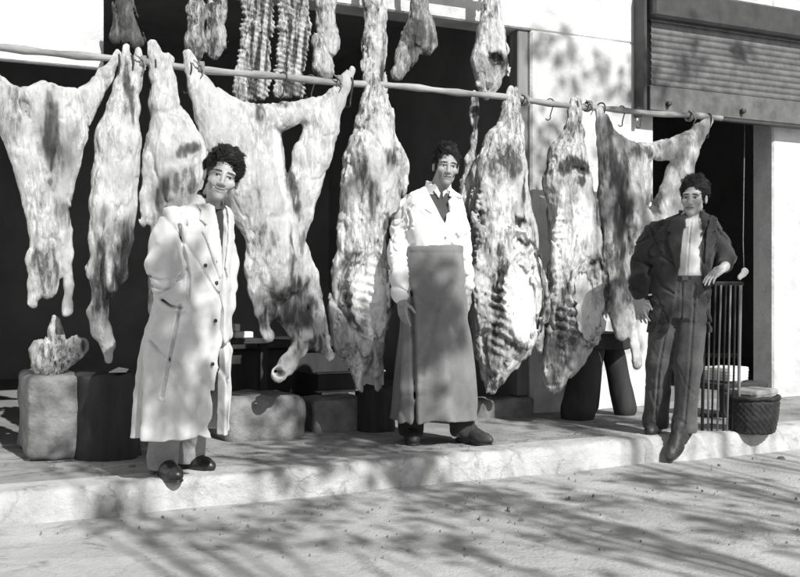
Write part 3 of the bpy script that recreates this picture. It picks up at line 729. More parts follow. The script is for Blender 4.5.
carcass('split_half_carcass', 'split half carcass with a broad white belly, right of the man in white', Yc, (512, 98), [
    [(513, 92, 5.5), (512, 106, 7), (510, 126, 12), (504, 150, 21), (500, 175, 27), (500, 205, 30), (503, 235, 33), (506, 265, 35), (508, 295, 36), (505, 325, 33), (498, 350, 24), (492, 375, 12), (491, 388, 8)],
    [(520, 335, 12), (519, 352, 8), (517, 366, 3)], [(536, 330, 9), (540, 350, 3)]],
    paint=[(499, 165, 22, 16, .6), (514, 190, 4, 22, .75, -12), (508, 228, 10, 10, .85), (526, 250, 4, 34, .6, 14), (487, 300, 5, 62, .75), (478, 230, 6, 40, .35), (533, 310, 7, 40, .4), (498, 345, 18, 22, .4), (511, 292, 21, 48, -.5), (506, 238, 11, 14, -.4), (495, 382, 10, 9, .75), (496, 195, 10, 12, -.1)],
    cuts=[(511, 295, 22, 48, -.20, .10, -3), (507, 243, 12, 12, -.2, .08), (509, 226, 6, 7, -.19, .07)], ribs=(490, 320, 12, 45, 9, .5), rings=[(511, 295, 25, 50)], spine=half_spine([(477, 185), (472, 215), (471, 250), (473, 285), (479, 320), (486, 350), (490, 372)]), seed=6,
    grooves=[([(496, 262), (512, 266), (528, 284)], 1.6, -.19), ([(482, 158), (500, 168), (520, 160)], 2, -.15)])
carcass('split_half_carcass', 'split half carcass with a dark gash across its thigh, nearest the right pier', Yc, (575, 107), [
    [(576, 101, 5), (575, 114, 6), (574, 132, 9), (568, 156, 18), (568, 182, 24), (573, 210, 24), (575, 240, 25), (576, 270, 28), (575, 300, 30), (572, 330, 27), (564, 354, 20), (556, 374, 12), (554, 384, 8)],
    [(582, 335, 10), (578, 356, 6), (572, 374, 3)]],
    paint=[(566, 168, 22, 9, .95), (568, 183, 10, 6, .7), (590, 205, 6, 26, .55), (597, 288, 5, 14, .9), (584, 262, 12, 4, .6, 20), (553, 300, 5, 50, .55), (562, 345, 14, 24, .4), (578, 300, 16, 44, -.5), (571, 225, 9, 26, -.4)],
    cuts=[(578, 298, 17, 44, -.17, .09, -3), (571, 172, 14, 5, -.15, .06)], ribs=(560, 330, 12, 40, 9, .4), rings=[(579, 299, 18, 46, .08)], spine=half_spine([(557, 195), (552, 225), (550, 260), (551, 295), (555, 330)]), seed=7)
carcass('spread_carcass', 'spread carcass hung by wide apart hocks behind the young man in the jacket', Yc, (650, 118), [
    [(600, 110, 5), (604, 124, 8), (609, 145, 12), (617, 170, 15), (626, 198, 17), (634, 225, 18)],
    [(709, 121, 5), (698, 134, 8), (687, 152, 12), (678, 178, 14), (668, 208, 15), (655, 235, 17)],
    [(612, 142, 8), (640, 152, 8), (665, 150, 9), (690, 140, 8)], [(640, 165, 15, .04), (642, 195, 14, .04)],
    [(645, 232, 24), (644, 270, 22), (641, 305, 14)], [(608, 150, 10), (613, 195, 13, .03), (617, 250, 15, .03), (620, 300, 13, .03), (624, 335, 7, .03)], [(633, 300, 8), (632, 322, 5), (634, 345, 4), (637, 364, 5)], [(655, 300, 8), (660, 330, 5)]],
    paint=[(606, 150, 8, 40, .55), (616, 230, 14, 90, .75), (641, 152, 14, 9, .75), (655, 195, 5, 30, .6, -15), (630, 175, 7, 22, -.2, -12), (640, 290, 22, 30, .7), (635, 345, 6, 22, -.1)],  # left side and lower body painted darker to stand for shade
    grooves=[([(648, 165), (646, 215)], 3, -.10)], mat='hide', base=.12, rough=.0065, seed=8, flat=1.6)
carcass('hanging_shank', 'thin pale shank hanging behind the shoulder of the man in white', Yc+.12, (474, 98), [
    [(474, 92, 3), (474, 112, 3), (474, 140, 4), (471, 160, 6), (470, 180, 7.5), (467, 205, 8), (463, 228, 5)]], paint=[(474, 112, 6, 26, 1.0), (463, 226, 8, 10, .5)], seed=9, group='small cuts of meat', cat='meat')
carcass('trotter', 'sawn pale shank lying on the masonry bench at the lower left', 5.92, (65, 360), [
    [(44, 372, 8), (57, 362, 10), (71, 351, 10), (80, 345, 8)]], paint=[(60, 366, 16, 3, .6, 35), (82, 346, 3, 8, .7)], seed=10, group='small cuts of meat', cat='meat')
carcass('hide_scrap', 'ragged pale scrap of meat heaped on the masonry bench', 5.9, (54, 345), [
    [(55, 320, 3), (54, 334, 7), (53, 352, 11), (50, 366, 12)], [(40, 350, 9), (44, 364, 10)], [(62, 338, 3), (62, 356, 7)]], paint=[(55, 335, 8, 14, .35)], rough=.014, seed=11, group='small cuts of meat', cat='meat')
# upper row inside, under the lintel
def rack_of_ribs(label, x0t, x1t, x0b, x1b, yb, seed):
    xt, xb = (x0t+x1t)/2, (x0b+x1b)/2; w = (x1t-x0t)/2
    ch = [[(xt+dx*w*.62, -12, w*.42), (xt+dx*w*.6, 28, w*.42), (xb+dx*(x1b-x0b)*.3, yb-6, (x1b-x0b)*.21)] for dx in (-1, 0, 1)]
    carcass('rib_rack', label, URY, (xt, -12), ch+[[(xt, -74, 4), (xt, -10, 8)]], paint=[(xt-w*.55, 50, 2.5, 60, .8, -5), (xt, 50, 2.5, 60, .85, -5), (xt+w*.6, 50, 2.5, 60, .8, -5), (xb, yb-12, 16, 12, .6)],
            ribs=(xt, 45, 60, 80, 5.5, .3, .006), seed=seed, group='upper row of meat', flat=1.7, cat='meat', base=.22)
rack_of_ribs('long rib rack of the upper row, left of the two ribbed pieces', 243, 272, 233, 268, 98, 12)
rack_of_ribs('long rib rack of the upper row, right of the two ribbed pieces', 279, 309, 273, 304, 98, 13)
carcass('leg_of_meat', 'smooth pale leg of the upper row beside the rib racks', URY, (325, -30), [[(327, -62, 4), (326, -25, 5), (326, 0, 9), (326, 40, 11), (323, 68, 11)]], paint=[(330, 45, 4, 40, .3)], seed=14, group='upper row of meat', cat='meat', base=.2)
carcass('leg_of_meat', 'pale upper row leg directly above the ribbed half carcass', URY, (374, -30), [[(375, -53, 4), (375, -20, 5), (374, 0, 10), (374, 40, 11), (371, 78, 9)], [(380, 20, 6), (383, 90, 4)]], paint=[(381, 60, 3, 50, .75)], seed=15, group='upper row of meat', cat='meat')
carcass('leg_of_meat', 'dark ragged joint of the upper row above the man in white', URY, (418, -30), [[(418, -45, 4), (418, -20, 4), (420, 0, 8), (418, 35, 13), (406, 56, 10), (398, 74, 6)], [(424, 20, 8), (428, 46, 7)]], paint=[(412, 40, 13, 22, 1.0), (426, 40, 4, 12, .8)], cuts=[(410, 52, 7, 9, -.1, .06)], seed=16, group='upper row of meat', cat='meat', mat='meat_dark', base=.4)
carcass('leg_of_meat', 'pale upper row haunch with a dark cut face near the pale pier', URY, (492, -30), [[(492, -32, 4), (492, -8, 5), (492, 5, 9), (491, 35, 14), (490, 60, 18), (488, 82, 12), (486, 92, 6)], [(505, 50, 5), (508, 75, 3)]], paint=[(489, 62, 12, 9, .9), (486, 86, 5, 4, .5), (503, 60, 2.5, 25, .8)], cuts=[(488, 62, 8, 6, -.1, .05)], seed=17, group='upper row of meat', cat='meat')
carcass('leg_of_meat', 'grey narrow shank of the upper row at the left, next to its twin', URY, (196, -20), [[(197, -82, 4), (197, -20, 5), (197, 10, 8), (196, 44, 9), (195, 54, 6)]], paint=[(200, 20, 4, 60, .6)], seed=18, group='upper row of meat', cat='meat', base=.35)
carcass('leg_of_meat', 'grey wider shank of the upper row above the spread calf', URY, (215, -20), [[(216, -80, 4), (216, -20, 5), (217, 10, 9), (216, 42, 10), (214, 54, 6)]], paint=[(210, 20, 4, 60, .6)], seed=19, group='upper row of meat', cat='meat', base=.3)
carcass('leg_of_meat', 'dark ragged scrap of the upper row at the top left corner', URY, (125, -20), [[(126, -93, 4), (126, -20, 5), (122, 10, 9), (118, 36, 9)], [(128, 10, 6), (136, 40, 7)]], paint=[(125, 20, 30, 40, .85)], seed=20, group='upper row of meat', cat='meat', mat='meat_dark', base=.6)

# iron hooks and rope ties on the pole
def hook_bm(h=.13, r=.032, th=.0055):
    b = MB(); pts = []
    for a in np.linspace(-40, 190, 12): pts.append((0, r*math.cos(R(a))*1.0, r*math.sin(R(a))))
    pts += [(0, -r*.98, -.02), (0, -.012, -h*.6)]
    for a in np.linspace(150, 350, 9): pts.append((0, .018+.022*math.cos(R(a)), -h+.022*math.sin(R(a))))
    b.tube(pts, [th]*(len(pts)-2)+[th*.7, th*.3], 7); return b
hk = None
def hook(px, label, group, rz_=0.0, dz=0.0, y=RYY, z=None):
    global hk
    p = railpt(px); p.y = y
    if z is not None: p.z = z
    if hk is None: hk = hook_bm().build('meat_hook', MAT['iron'], None); o = hk
    else: o = hk.copy(); COL.objects.link(o)
    o.location = p+Vector((0, 0, dz)); o.rotation_euler = (0, 0, rz_); o.scale = (.8,)*3 if 'empty' in group else (1,)*3; tag(o, label, 'hook', group); return o
for px, l in ((118, 'iron hook holding the far left spread carcass'), (131, 'iron hook between the prongs of the split pale haunch'), (153, 'iron hook holding the haunch above the long coat'),
              (188, 'iron hook at the left hock of the large spread calf'), (350, 'iron hook at the right hock of the large spread calf'), (371, 'iron hook holding the ribbed half carcass'),
              (512, 'iron hook holding the broad bellied half carcass'), (575, 'iron hook holding the half carcass near the pier'), (601, 'iron hook at the left hock behind the young man'),
              (708, 'iron hook at the right end of the pole')):
    hook(px, l, 'hooks holding the carcasses', rr.uniform(-.5, .5))
for px in (254, 283, 311, 550, 622, 640):
    hook(px, 'small empty iron hook hung over the bare pole', 'empty hooks on the pole', rr.uniform(.6, 2.2))
def tie(px, label):
    p = railpt(px); b = MB()
    for j in range(3):
        b.tube([(.010*(j-1)+.008*math.sin(a), .036*math.cos(a), .036*math.sin(a)) for a in np.linspace(0, 6.283, 15)], .006, 6, False)
    b.tube([(0, -.036, 0), (.01, -.05, -.03), (-.01, -.045, -.07)], [.006, .005, .003], 6)
    b.tube([(0, -.036, 0), (-.03, -.05, .02), (-.05, -.04, .035)], [.006, .005, .003], 6)
    o = b.build('rope_tie', MAT['rope'], None, (0, 0, 0), p); tag(o, label, 'rope', 'rope ties on the pole')
for px, l in ((142, 'rope tied round the pole by the split pale haunch'), (200, 'rope tied round the pole inside the calf left hock'), (338, 'rope tied round the pole inside the calf right hock'),
              (524, 'rope tied round the pole beside the broad bellied carcass'), (588, 'rope tied round the pole right of the gashed carcass'), (690, 'rope tied round the pole near its right end')): tie(px, l)
for px, l in ((441, 'hook with a pale scrap in the dark above the man in white'), (474, 'hook shining in the dark right of the man in white')):
    pass
# ------------------------------------------------------------------ people
def vall(x, y, z, d, w=.075):                   # narrow creases between soft ridges
    n = vnoise(x, y, z); return d*np.exp(-(n/w)**2)-.45*d*np.exp(-((np.abs(n)-.2)/.12)**2)
def rotm(yaw, pitch, roll):
    M = Matrix.Rotation(R(yaw), 3, 'Z') @ Matrix.Rotation(R(roll), 3, 'Y') @ Matrix.Rotation(R(pitch), 3, 'X')
    return M
class Man:
    def __init__(s, pxc, D, label, dz=0):
        s.pxc, s.D = pxc, D
        rx, ry = ray(pxc); s.root = empty('person', (rx*D, ry*D, 0), -math.atan2(rx, ry)); tag(s.root, label, 'person', None)
        s.M = s.root.rotation_euler.to_matrix()
    def I(s, px, py, dy=0.0):
        k = (s.D+dy)/FPX; return Vector(((px-s.pxc)*k-0*dy, dy, CAM_Z-(py-288.5)*k))
    def z(s, py): return CAM_Z-(py-288.5)*s.D/FPX
    def x(s, px): return (px-s.pxc)*s.D/FPX
    def K(s, py, px, dy, a, b): return (s.z(py), s.x(px), dy, a, b)
    def link(s, name, f, mat, attrs=None, relax=1, parent=None):
        V, F = f.mesh(relax); return link(name, mesh_np(name, V, F, attrs=attrs(V) if attrs else None), MAT[mat], parent or s.root)
def head(f, c, M, SV, neck, nr=.050, sm=.0, age=0):
    SV = Vector(SV); S = (SV.x+SV.y+SV.z)/3
    h = lambda x, y, z: np.array(c+M @ Vector((x*SV.x, y*SV.y, z*SV.z)))
    E = lambda p, r: Ell(h(*p), np.array(r)*np.array(SV), M)
    C = lambda a, b, ra, rb: Cone(h(*a), h(*b), ra*S, rb*S)
    f.add(E((0, .018, .045), (.075, .096, .088)))
    f.add(E((0, -.034, -.022), (.056, .063, .082)), .02)
    for sx in (-1, 1):
        f.add(C((sx*.046, .0, -.056), (sx*.011, -.075, -.095), .015, .014), .025)
        f.add(E((sx*.042, -.066, -.022), (.022, .024, .02)), .022)
    f.add(E((0, -.082, -.096), (.019, .018, .016)), .018)
    f.add(E((0, -.074, -.062), (.032, .022, .028)), .02)
    f.add(C((-.040, -.078, .026), (.040, -.078, .026), .014, .014), .014)
    for sx in (-1, 1):
        f.cut(E((sx*.031, -.102, .006), (.021, .023, .014)), .011)
        f.add(E((sx*.031, -.0765, .005), (.0135, .0125, .0125)), .002)
        f.add(C((sx*.018, -.0885, .0125), (sx*.044, -.080, .012), .0042, .0035), .003)
        f.add(C((sx*.020, -.0875, -.004), (sx*.042, -.080, -.004), .003, .003), .004)
    f.add(C((0, -.086, .022), (0, -.108, -.028), .0080, .0105), .010)
    f.add(E((0, -.107, -.031), (.0115, .010, .009)), .006)
    for sx in (-1, 1):
        f.add(E((sx*.0125, -.099, -.034), (.0085, .011, .008)), .005)
        f.cut(E((sx*.007, -.106, -.042), (.004, .006, .004)), .003)
    f.add(C((-.020, -.0905, -.0575), (.020, -.0905, -.0575), .0055, .0055), .006); f.add(E((0, -.096, -.0575), (.012, .006, .0055)), .005)
    f.add(C((-.016, -.090, -.0705), (.016, -.090, -.0705), .006, .006), .006); f.add(E((0, -.095, -.0705), (.012, .006, .006)), .005)
    for sx in (-1, 1): f.cut(C((0, -.1005, -.0638), (sx*.018, -.0950, -.0632+sm*.3), .0032, .0030), .002); f.cut(C((sx*.018, -.0950, -.0632+sm*.3), (sx*(.026+.6*sm), -.085, -.0605+sm), .0030, .0026), .002); f.add(E((sx*.037, -.073, -.034), (.014, .014, .013)), .014) if sm else None
    for sx in (-1, 1):
        f.add(E((sx*.077, .012, -.002), (.010, .019, .032)), .006)
        f.cut(E((sx*.087, .006, .0), (.006, .010, .018)), .005)
    for sx in (-1, 1):
        if age:
            f.cut(C((sx*.017, -.097, -.036), (sx*.029, -.088, -.058), .0016, .0022), .004); f.cut(E((sx*.047, -.066, -.052), (.012, .012, .020)), .012)
            f.cut(C((sx*.022, -.094, -.012), (sx*.034, -.086, -.014), .0014, .0014), .003)
    f.add(Cone(h(0, .030, -.03), neck, .050*S, nr), .022)
    f.add(Cone(h(0, -.01, -.08), (neck[0], neck[1]-.025, neck[2]), .035*S, nr*.8), .03)
def head_tone(V, c, M, SV, base, beard=.0, brow=.05, mus=.0):
    P = (V-np.array(c)) @ np.array(M)/np.array(SV); x, y, z = P.T; ax = abs(x)
    t = np.full(len(V), base)*(1+.10*vnoise(V[:, 0]*30, V[:, 1]*30, V[:, 2]*30))
    inh = (z > -.14) & (ax < .1)
    fr = inh & (y < -.05)
    jaw = fr*sstep(-.035, -.06, z)*sstep(.085, .06, abs(z+.075)+.3*ax)
    t = t*(1-beard*jaw*(z > -.125))
    lip = fr & (abs(z+.064) < .0125-.006*(ax/.024)**2) & (ax < .024) & (y < -.083)
    t = np.where(lip, base*.55, t)
    if mus: t = np.where(fr & (abs(z+.0475+.12*ax) < .0065) & (ax < .027) & (y < -.075), base*(1-mus), t)
    arch = .0275-.10*np.clip(ax-.036, 0, 1)+.08*np.clip(.03-ax, -1, 0)
    t = np.where(fr & (abs(z-arch-.000) < .0048-.0015*(ax > .04)) & (ax > .012) & (ax < .052), brow, t)
    dx, dz = ax-.031, z-.0045
    eye = fr & (y < -.06) & ((dx/.0135)**2+(dz/.0066)**2 < 1); t = np.where(eye, .40, t)
    t = np.where(fr & (dx**2+(dz)**2 < .0062**2), .015, t)
    t = np.where(fr & (y < -.06) & (abs(dz-.0068) < .0022) & (abs(dx) < .014), .04, t)
    return t
def hand(f, w, u, n, side, curl=25, S=1.0, spread=.0, thumb_close=.3):
    w = Vector(w); u = Vector(u).normalized(); n = Vector(n); n = (n-u*n.dot(u)).normalized(); s = u.cross(n)*side
    M = Matrix((s, u, n)).transposed()
    f.add(Box(w+u*.052*S, (.040*S, .046*S, .0135*S), .012*S, M), .01)
    f.add(Cone(w-u*.03, w+u*.02*S, .026*S, .027*S), .012)
    for i, (o, ln, ex) in enumerate(((.030, .070, .092), (.0105, .079, .097), (-.010, .073, .094), (-.029, .057, .086))):
        p = w+u*ex*S+s*o*S; a = R(curl*(.6+.25*i*.3)); d = u
        for j, (fr, cu) in enumerate(((.44, .55), (.32, 1.0), (.24, .7))):
            ang = a*cu*(1+.12*i)
            t = R(0); d = (d*math.cos(ang)+n*math.sin(ang)*1.0).normalized()
            q = p+d*ln*fr*S+s*spread*(1.5-i)*.01
            f.add(Cone(p, q, (.0092-.0009*j)*S, (.0085-.0009*j)*S), .004 if j == 0 else .002); p = q
            nn = n
    p = w+u*.030*S+s*.036*S; d = (u*.72+s*.62+n*(.25+thumb_close)).normalized(); q = p+d*.040*S
    f.add(Cone(w+u*.015*S+s*.02*S, p, .016*S, .014*S), .01); f.add(Cone(p, q, .0125*S, .0105*S), .006)
    d = (d+u*.45-s*.25).normalized(); f.add(Cone(q, q+d*.032*S, .0105*S, .008*S), .003)
def hairdo(man, name, c, M, SV, cap, cuts, mat, seed, flow, length, vol, wave, n_clump=170, n_str=16):
    SVa = np.array(SV); S = SVa.mean(); Ma = np.array(M); ca = np.array(c)
    h = lambda v: c+M @ Vector((v[0]*SV[0], v[1]*SV[1], v[2]*SV[2]))
    rr_ = np.random.RandomState(seed); m = .20*S; f = Field(ca-m, ca+m, .0035)
    for p, r in cap: f.add(Ell(h(p), np.array(r)*SVa, M), .02)
    f.disp(lambda x, y, z: .004*fbm(x*40+seed, y*40, z*40, 3))
    for p, r in cuts: f.cut(Ell(h(p), np.array(r)*SVa, M), .006)
    V, F = f.mesh(1)
    P = ((V-ca) @ Ma)/SVa                        # cap surface in head space
    # roots: cap vertices that face outwards
    ce = np.array((0, .02, .045)); out = P-ce; out /= np.linalg.norm(out, axis=1)[:, None]
    hairline = lambda p: True
    idx = rr_.choice(len(P), n_clump*3); roots = P[idx]; o_ = out[idx]
    ok = (roots[:, 2] > -.06) & ~((roots[:, 1] < -.07) & (roots[:, 2] < .062))
    roots, o_ = roots[ok][:n_clump], o_[ok][:n_clump]
    NS = 7; Vs, Fs = [V], [F]; base_n = len(V)
    for q, n0 in zip(roots, o_):
        L_ = length*rr_.uniform(.65, 1.25); ph = rr_.uniform(0, 6.28); fl = np.array(flow(q))+rr_.normal(0, .22, 3)
        w_ = np.cross(n0, fl); w_ /= np.linalg.norm(w_)+1e-9
        offs = rr_.normal(0, 1, (n_str, 3))*.0085; offs -= np.outer(offs @ n0, n0)*.6
        spine_ = [q.copy()]; p = q.copy()
        for k in range(NS-1):
            t = (k+.5)/(NS-1); n_ = (p-ce)/np.linalg.norm(p-ce); tg = fl-n_*(fl @ n_); tg /= np.linalg.norm(tg)+1e-9
            d = tg+n_*(vol*(1-1.5*t))+w_*wave*math.sin(ph+t*5.5)+n_*wave*.6*math.sin(ph*1.7+t*6)
            d /= np.linalg.norm(d); p = p+d*L_/(NS-1); spine_.append(p.copy())
        sp_ = np.array(spine_)
        for s_ in range(n_str):
            taper = np.linspace(1, .35, NS)[:, None]; pts = sp_+offs[s_]*taper+rr_.normal(0, .0009, (NS, 3))
            pts = pts[:max(4, int(NS*rr_.uniform(.7, 1.01)))]; k_ = len(pts)
            r = np.linspace(.0017, .0005, k_); u = np.cross(np.gradient(pts, axis=0), n0); u /= np.linalg.norm(u, axis=1)[:, None]+1e-9
            v = n0[None, :]
            ring = [pts+u*r[:, None], pts-u*r[:, None]*.5+v*r[:, None]*.87, pts-u*r[:, None]*.5-v*r[:, None]*.87]
            W = np.stack(ring, 1).reshape(-1, 3); W = (W*SVa) @ Ma.T+ca
            a = (np.arange(k_-1)[:, None]*3+np.arange(3)[None, :]); b_ = (np.arange(k_-1)[:, None]*3+(np.arange(3)[None, :]+1) % 3)
            Fs.append(np.stack([a.ravel(), b_.ravel(), b_.ravel()+3, a.ravel()+3], 1)+base_n); Vs.append(W); base_n += len(W)
    return link(name, mesh_np(name, np.concatenate(Vs), np.concatenate(Fs)), MAT[mat], man.root)
def seam_fn(pts, depth, wid, lift=0, yc=0.0):    # a fold line on the front of a garment (x, z polyline)
    P = np.array(pts, float)
    def fn(x, y, z):
        d = np.full(x.shape, 1e9)
        for a, b in zip(P[:-1], P[1:]):
            e = b-a; h = np.clip(((x-a[0])*e[0]+(z-a[1])*e[1])/(e@e), 0, 1)
            d = np.minimum(d, np.hypot(x-a[0]-h*e[0], z-a[1]-h*e[1]))
        r = depth*np.exp(-(d/wid)**2)-lift*np.exp(-((d-2.2*wid)/(1.6*wid))**2)
        return r*(y < yc)
    return fn
def shoe(man, heel, toe, label=None, mat='leather', tall=.085, W=.047):
    heel, toe = Vector(heel), Vector(toe); u = (toe-heel).normalized(); L_ = .285; mid = (heel+toe)/2
    side = u.cross(Vector((0, 0, 1))).normalized(); up = side.cross(u).normalized()
    M = Matrix((side, u, up)).transposed(); P = lambda a, b, c: mid+side*a+u*b+up*c
    f = Field(np.array(mid)-.22, np.array(mid)+.22, .0045)
    f.add(Ell(P(0, .050, .036), (W*1.04, .102, .046), M)); f.add(Ell(P(0, -.075, .050), (W*.88, .070, .056), M), .035)
    f.add(Cone(P(0, -.07, .06), P(0, -.075, .06+tall*.6), W*.85, W*.92), .025); f.add(Cone(P(0, .02, .055), P(0, -.04, .085), .034, .04), .03)
    for j in range(4): f.add(Cone(P(-.016, .030-.016*j, .076+.007*j), P(.016, .030-.016*j, .076+.007*j), .003, .003), .002)
    f.disp(lambda x, y, z: .0025*fbm(x*40, y*40, z*40))
    f.cut(Box(P(0, 0, -.09), (.2, .3, .09), 0, M))
    f.add(Box(P(0, -.08, .013), (W*.85, .06, .013), .008, M))
    f.add(Ell(P(0, .052, .007), (W*1.06, .102, .008), M))
    f.disp(lambda x, y, z: 0*x)
    return man.link('shoe', f, mat)
def limb(f, pts, k=.03):
    for (a, ra), (b, rb) in zip(pts[:-1], pts[1:]): f.add(Cone(a, b, ra, rb), k)
def body(man, lo, hi, hd, neck, torso, arms, legs, hands, base, sm=0.0, age=0, **kw):
    c_ = np.array(hd[0]); f = Field(lo, hi, .0048, (c_-.135, c_+.15, .0023))
    f.add(torso)
    for a in arms: limb(f, a)
    for l in legs: limb(f, l)
    for h in hands: hand(f, *h[0], **h[1])
    head(f, hd[0], hd[1], hd[2], np.array(neck), sm=sm, age=age)
    return man.link('body', f, 'skin', relax=1, attrs=lambda V: {'tone': head_tone(V, hd[0], hd[1], hd[2], base, **kw)})

# ================================================================ man in the long pale coat
A = Man(188, 4.97, 'man in a long pale open coat with one hand in its pocket, head tilted')
I, z, x, K = A.I, A.z, A.x, A.K
yw = R(50)
hc, hM, hS = I(221, 177.5, -.05), rotm(4, 3, 15), (1.06, 1.02, 1.02)
kn = [K(203, 206, .0, .066, .066), K(207, 204, .0, .12, .095), K(214, 201, 0, .185, .12), K(240, 199, 0, .19, .138), K(270, 196, 0, .187, .146), K(300, 193, 0, .2, .165),
      K(340, 188.5, 0, .226, .19), K(390, 184.5, 0, .234, .2), K(434, 181.5, 0, .238, .206)]
kb = [(a[0], a[1], a[2], a[3]*.8, a[4]*.8) for a in kn[:6]]
shR, elR, wrR = I(174, 217, -.12), I(159, 264, -.16), I(183, 304, -.15)
shL, elL, wrL = I(220, 220, .12), I(226, 263, .15), I(225, 305, .08)
hipR, hipL = I(180, 312, -.05), I(202, 312, .06)
ankR, ankL = I(163, 462, .10), I(190, 458, .26)
body(A, (-.42, -.4, -.02), (.42, .42, 1.75), (hc, hM, hS), I(206, 205, .01), Loft(kb, yw, 2.2),
     [[(shR, .05), (elR, .042), (wrR, .03)], [(shL, .05), (elL, .042), (wrL, .03)]],
     [[(hipR, .09), ((hipR+ankR)/2, .06), (ankR, .042)], [(hipL, .09), ((hipL+ankL)/2, .06), (ankL, .042)]],
     [((wrR, (.5, -.3, -1), (.3, 1, 0), 1), dict(curl=25, S=.9)), ((wrL, (-.2, -.3, -1), (-1, 0, 0), -1), dict(curl=25))], .37, sm=.010, age=1, beard=.16, mus=.3)
hairdo(A, 'hair', hc, hM, hS, [((0, .024, .056), (.083, .100, .086)), ((.005, -.04, .108), (.058, .048, .036))],
       [((0, -.096, -.010), (.066, .068, .092)), ((0, -.02, -.10), (.10, .13, .085)), ((.09, -.02, -.035), (.03, .035, .05)), ((-.09, -.02, -.035), (.03, .035, .05)), ((.048, -.12, .05), (.035, .05, .035))], 'hair', 3, lambda q: (.35+q[0]*4, .9 if q[2] > .03 else .3, .25 if q[1] < 0 else -.7), .062, .38, .5, 240, 18)
lo, hi = (-.36, -.36, .17), (.36, .40, 1.47)
coat = Loft(kn, yw, 2.25, fold=lambda th, zz: sstep(1.0, .3, zz)*(.012*np.sin(th*7+1.0+.8*np.sin(zz*3))+.008*np.sin(th*12+zz*3)))
f = Field(lo, hi, .005); f.add(coat)
limb(f, [(shR+Vector((0, 0, -.005)), .058), (I(164, 240, -.15), .056), (elR, .054), (I(167, 288, -.185), .053), (I(182, 305, -.17), .047)], .03)
limb(f, [(shL+Vector((0, 0, -.01)), .06), (elL, .06), (wrL, .05)], .03)
vpoly = [(-.062, z(196)), (.062, z(196)), (.060, z(215)), (.034, z(268)), (.036, z(330)), (.066, z(438)), (-.022, z(438)), (.008, z(330)), (.012, z(272)), (-.052, z(214))]
X_, Y_ = lambda q: q, None
def vcut(x_, y_, z_):
    X, Y, a, b = coat.local(x_, y_, z_); return np.maximum(poly_d(vpoly, X, z_), Y+.015)
f.cut(Fn(vcut, (-.3, -.36, .15), (.36, .3, 1.47)))
sm1 = seam_fn([(x(181), z(304)), (x(176), z(330)), (x(169), z(365)), (x(164), z(392))], .016, .006, .008)
sm2 = seam_fn([(x(164), z(299)), (x(172), z(305)), (x(182), z(307))], .022, .007, .008)
sm3 = seam_fn([(x(180), z(228)), (x(183), z(250)), (x(189), z(278)), (x(188), z(298))], .016, .007, .006)
sm4 = seam_fn([(x(152), z(276)), (x(162), z(281)), (x(170), z(279))], .010, .006, .005)
sm5 = seam_fn([(x(154), z(286)), (x(165), z(290)), (x(174), z(287))], .010, .006, .005)
f.disp(lambda a, b, c: .004*fbm(a*9, b*9, c*4, 2)+vall(a*7+c*4, b*7, c*2.2, .011)+vall(a*9-c*7+5, b*9, c*6, .011)*(a < .0)*sstep(.85, .9, c)
       + sm1(a, b, c)+sm2(a, b, c)+sm3(a, b, c)+sm4(a, b, c)+sm5(a, b, c)+.004*vnoise(a*25, b*25, c*25))
f.cut(Loft(kn, yw, 2.25, grow=-.034, z0=z(440), z1=z(262)))
f.cut(Loft([(a[0]-.01, a[1], a[2], a[3]*.82, a[4]*.80) for a in kn[2:5]], yw, 2.2, z0=z(262), z1=z(222)))
ct = A.link('coat', f, 'coat')
def lapel(man, lft, poly, off, th, name, mat, parent, lo, hi, vox=.005, k=0):
    f = Field(lo, hi, vox)
    def fn(x_, y_, z_):
        X, Y, a, b = lft.local(x_, y_, z_); d = lft(x_, y_, z_, False)
        return np.maximum(np.maximum(abs(d-off)-th, poly_d(poly, X, z_)), Y)
    f.add(Fn(fn, lo, hi)); f.disp(lambda a, b, c: .002*fbm(a*20, b*20, c*20, 2)); return man.link(name, f, mat, parent=parent)
L0, H0 = (-.3, -.36, .9), (.36, .3, 1.47)
lapel(A, Loft(kn, yw, 2.25), [(-.045, z(203)), (-.115, z(207)), (-.14, z(222)), (-.105, z(227)), (-.128, z(233)), (-.012, z(279)), (.014, z(274)), (-.050, z(214))], .008, .008, 'lapel', 'coat', ct, L0, H0)
lapel(A, Loft(kn, yw, 2.25), [(.05, z(203)), (.10, z(207)), (.12, z(222)), (.10, z(228)), (.112, z(234)), (.06, z(279)), (.034, z(268)), (.058, z(215))], .008, .008, 'lapel', 'coat', ct, L0, H0)
def surf(lft, X, zz, out=.0):                    # point on the front of a turned loft
    k = lft.k; a, b, cx, cy = (np.interp(zz, k[:, 0], k[:, i]) for i in (3, 4, 1, 2)); Y = -(b+out)*(1-min(1, abs(X/a))**lft.n)**(1/lft.n)
    return Vector((cx+X*lft.c-Y*lft.s, cy+X*lft.s+Y*lft.c, zz))
cl = Loft(kn, yw, 2.25)
for X, py in ((-.035, 283), (-.036, 262), (-.10, 266), (-.04, 320), (-.05, 362)):
    p = surf(cl, X, z(py), .008); q = surf(cl, X, z(py), .020)
    b = MB(); b.tube([p, p.lerp(q, .6)], [.010, .009], 12); b.build('button', MAT['iron'], ct)
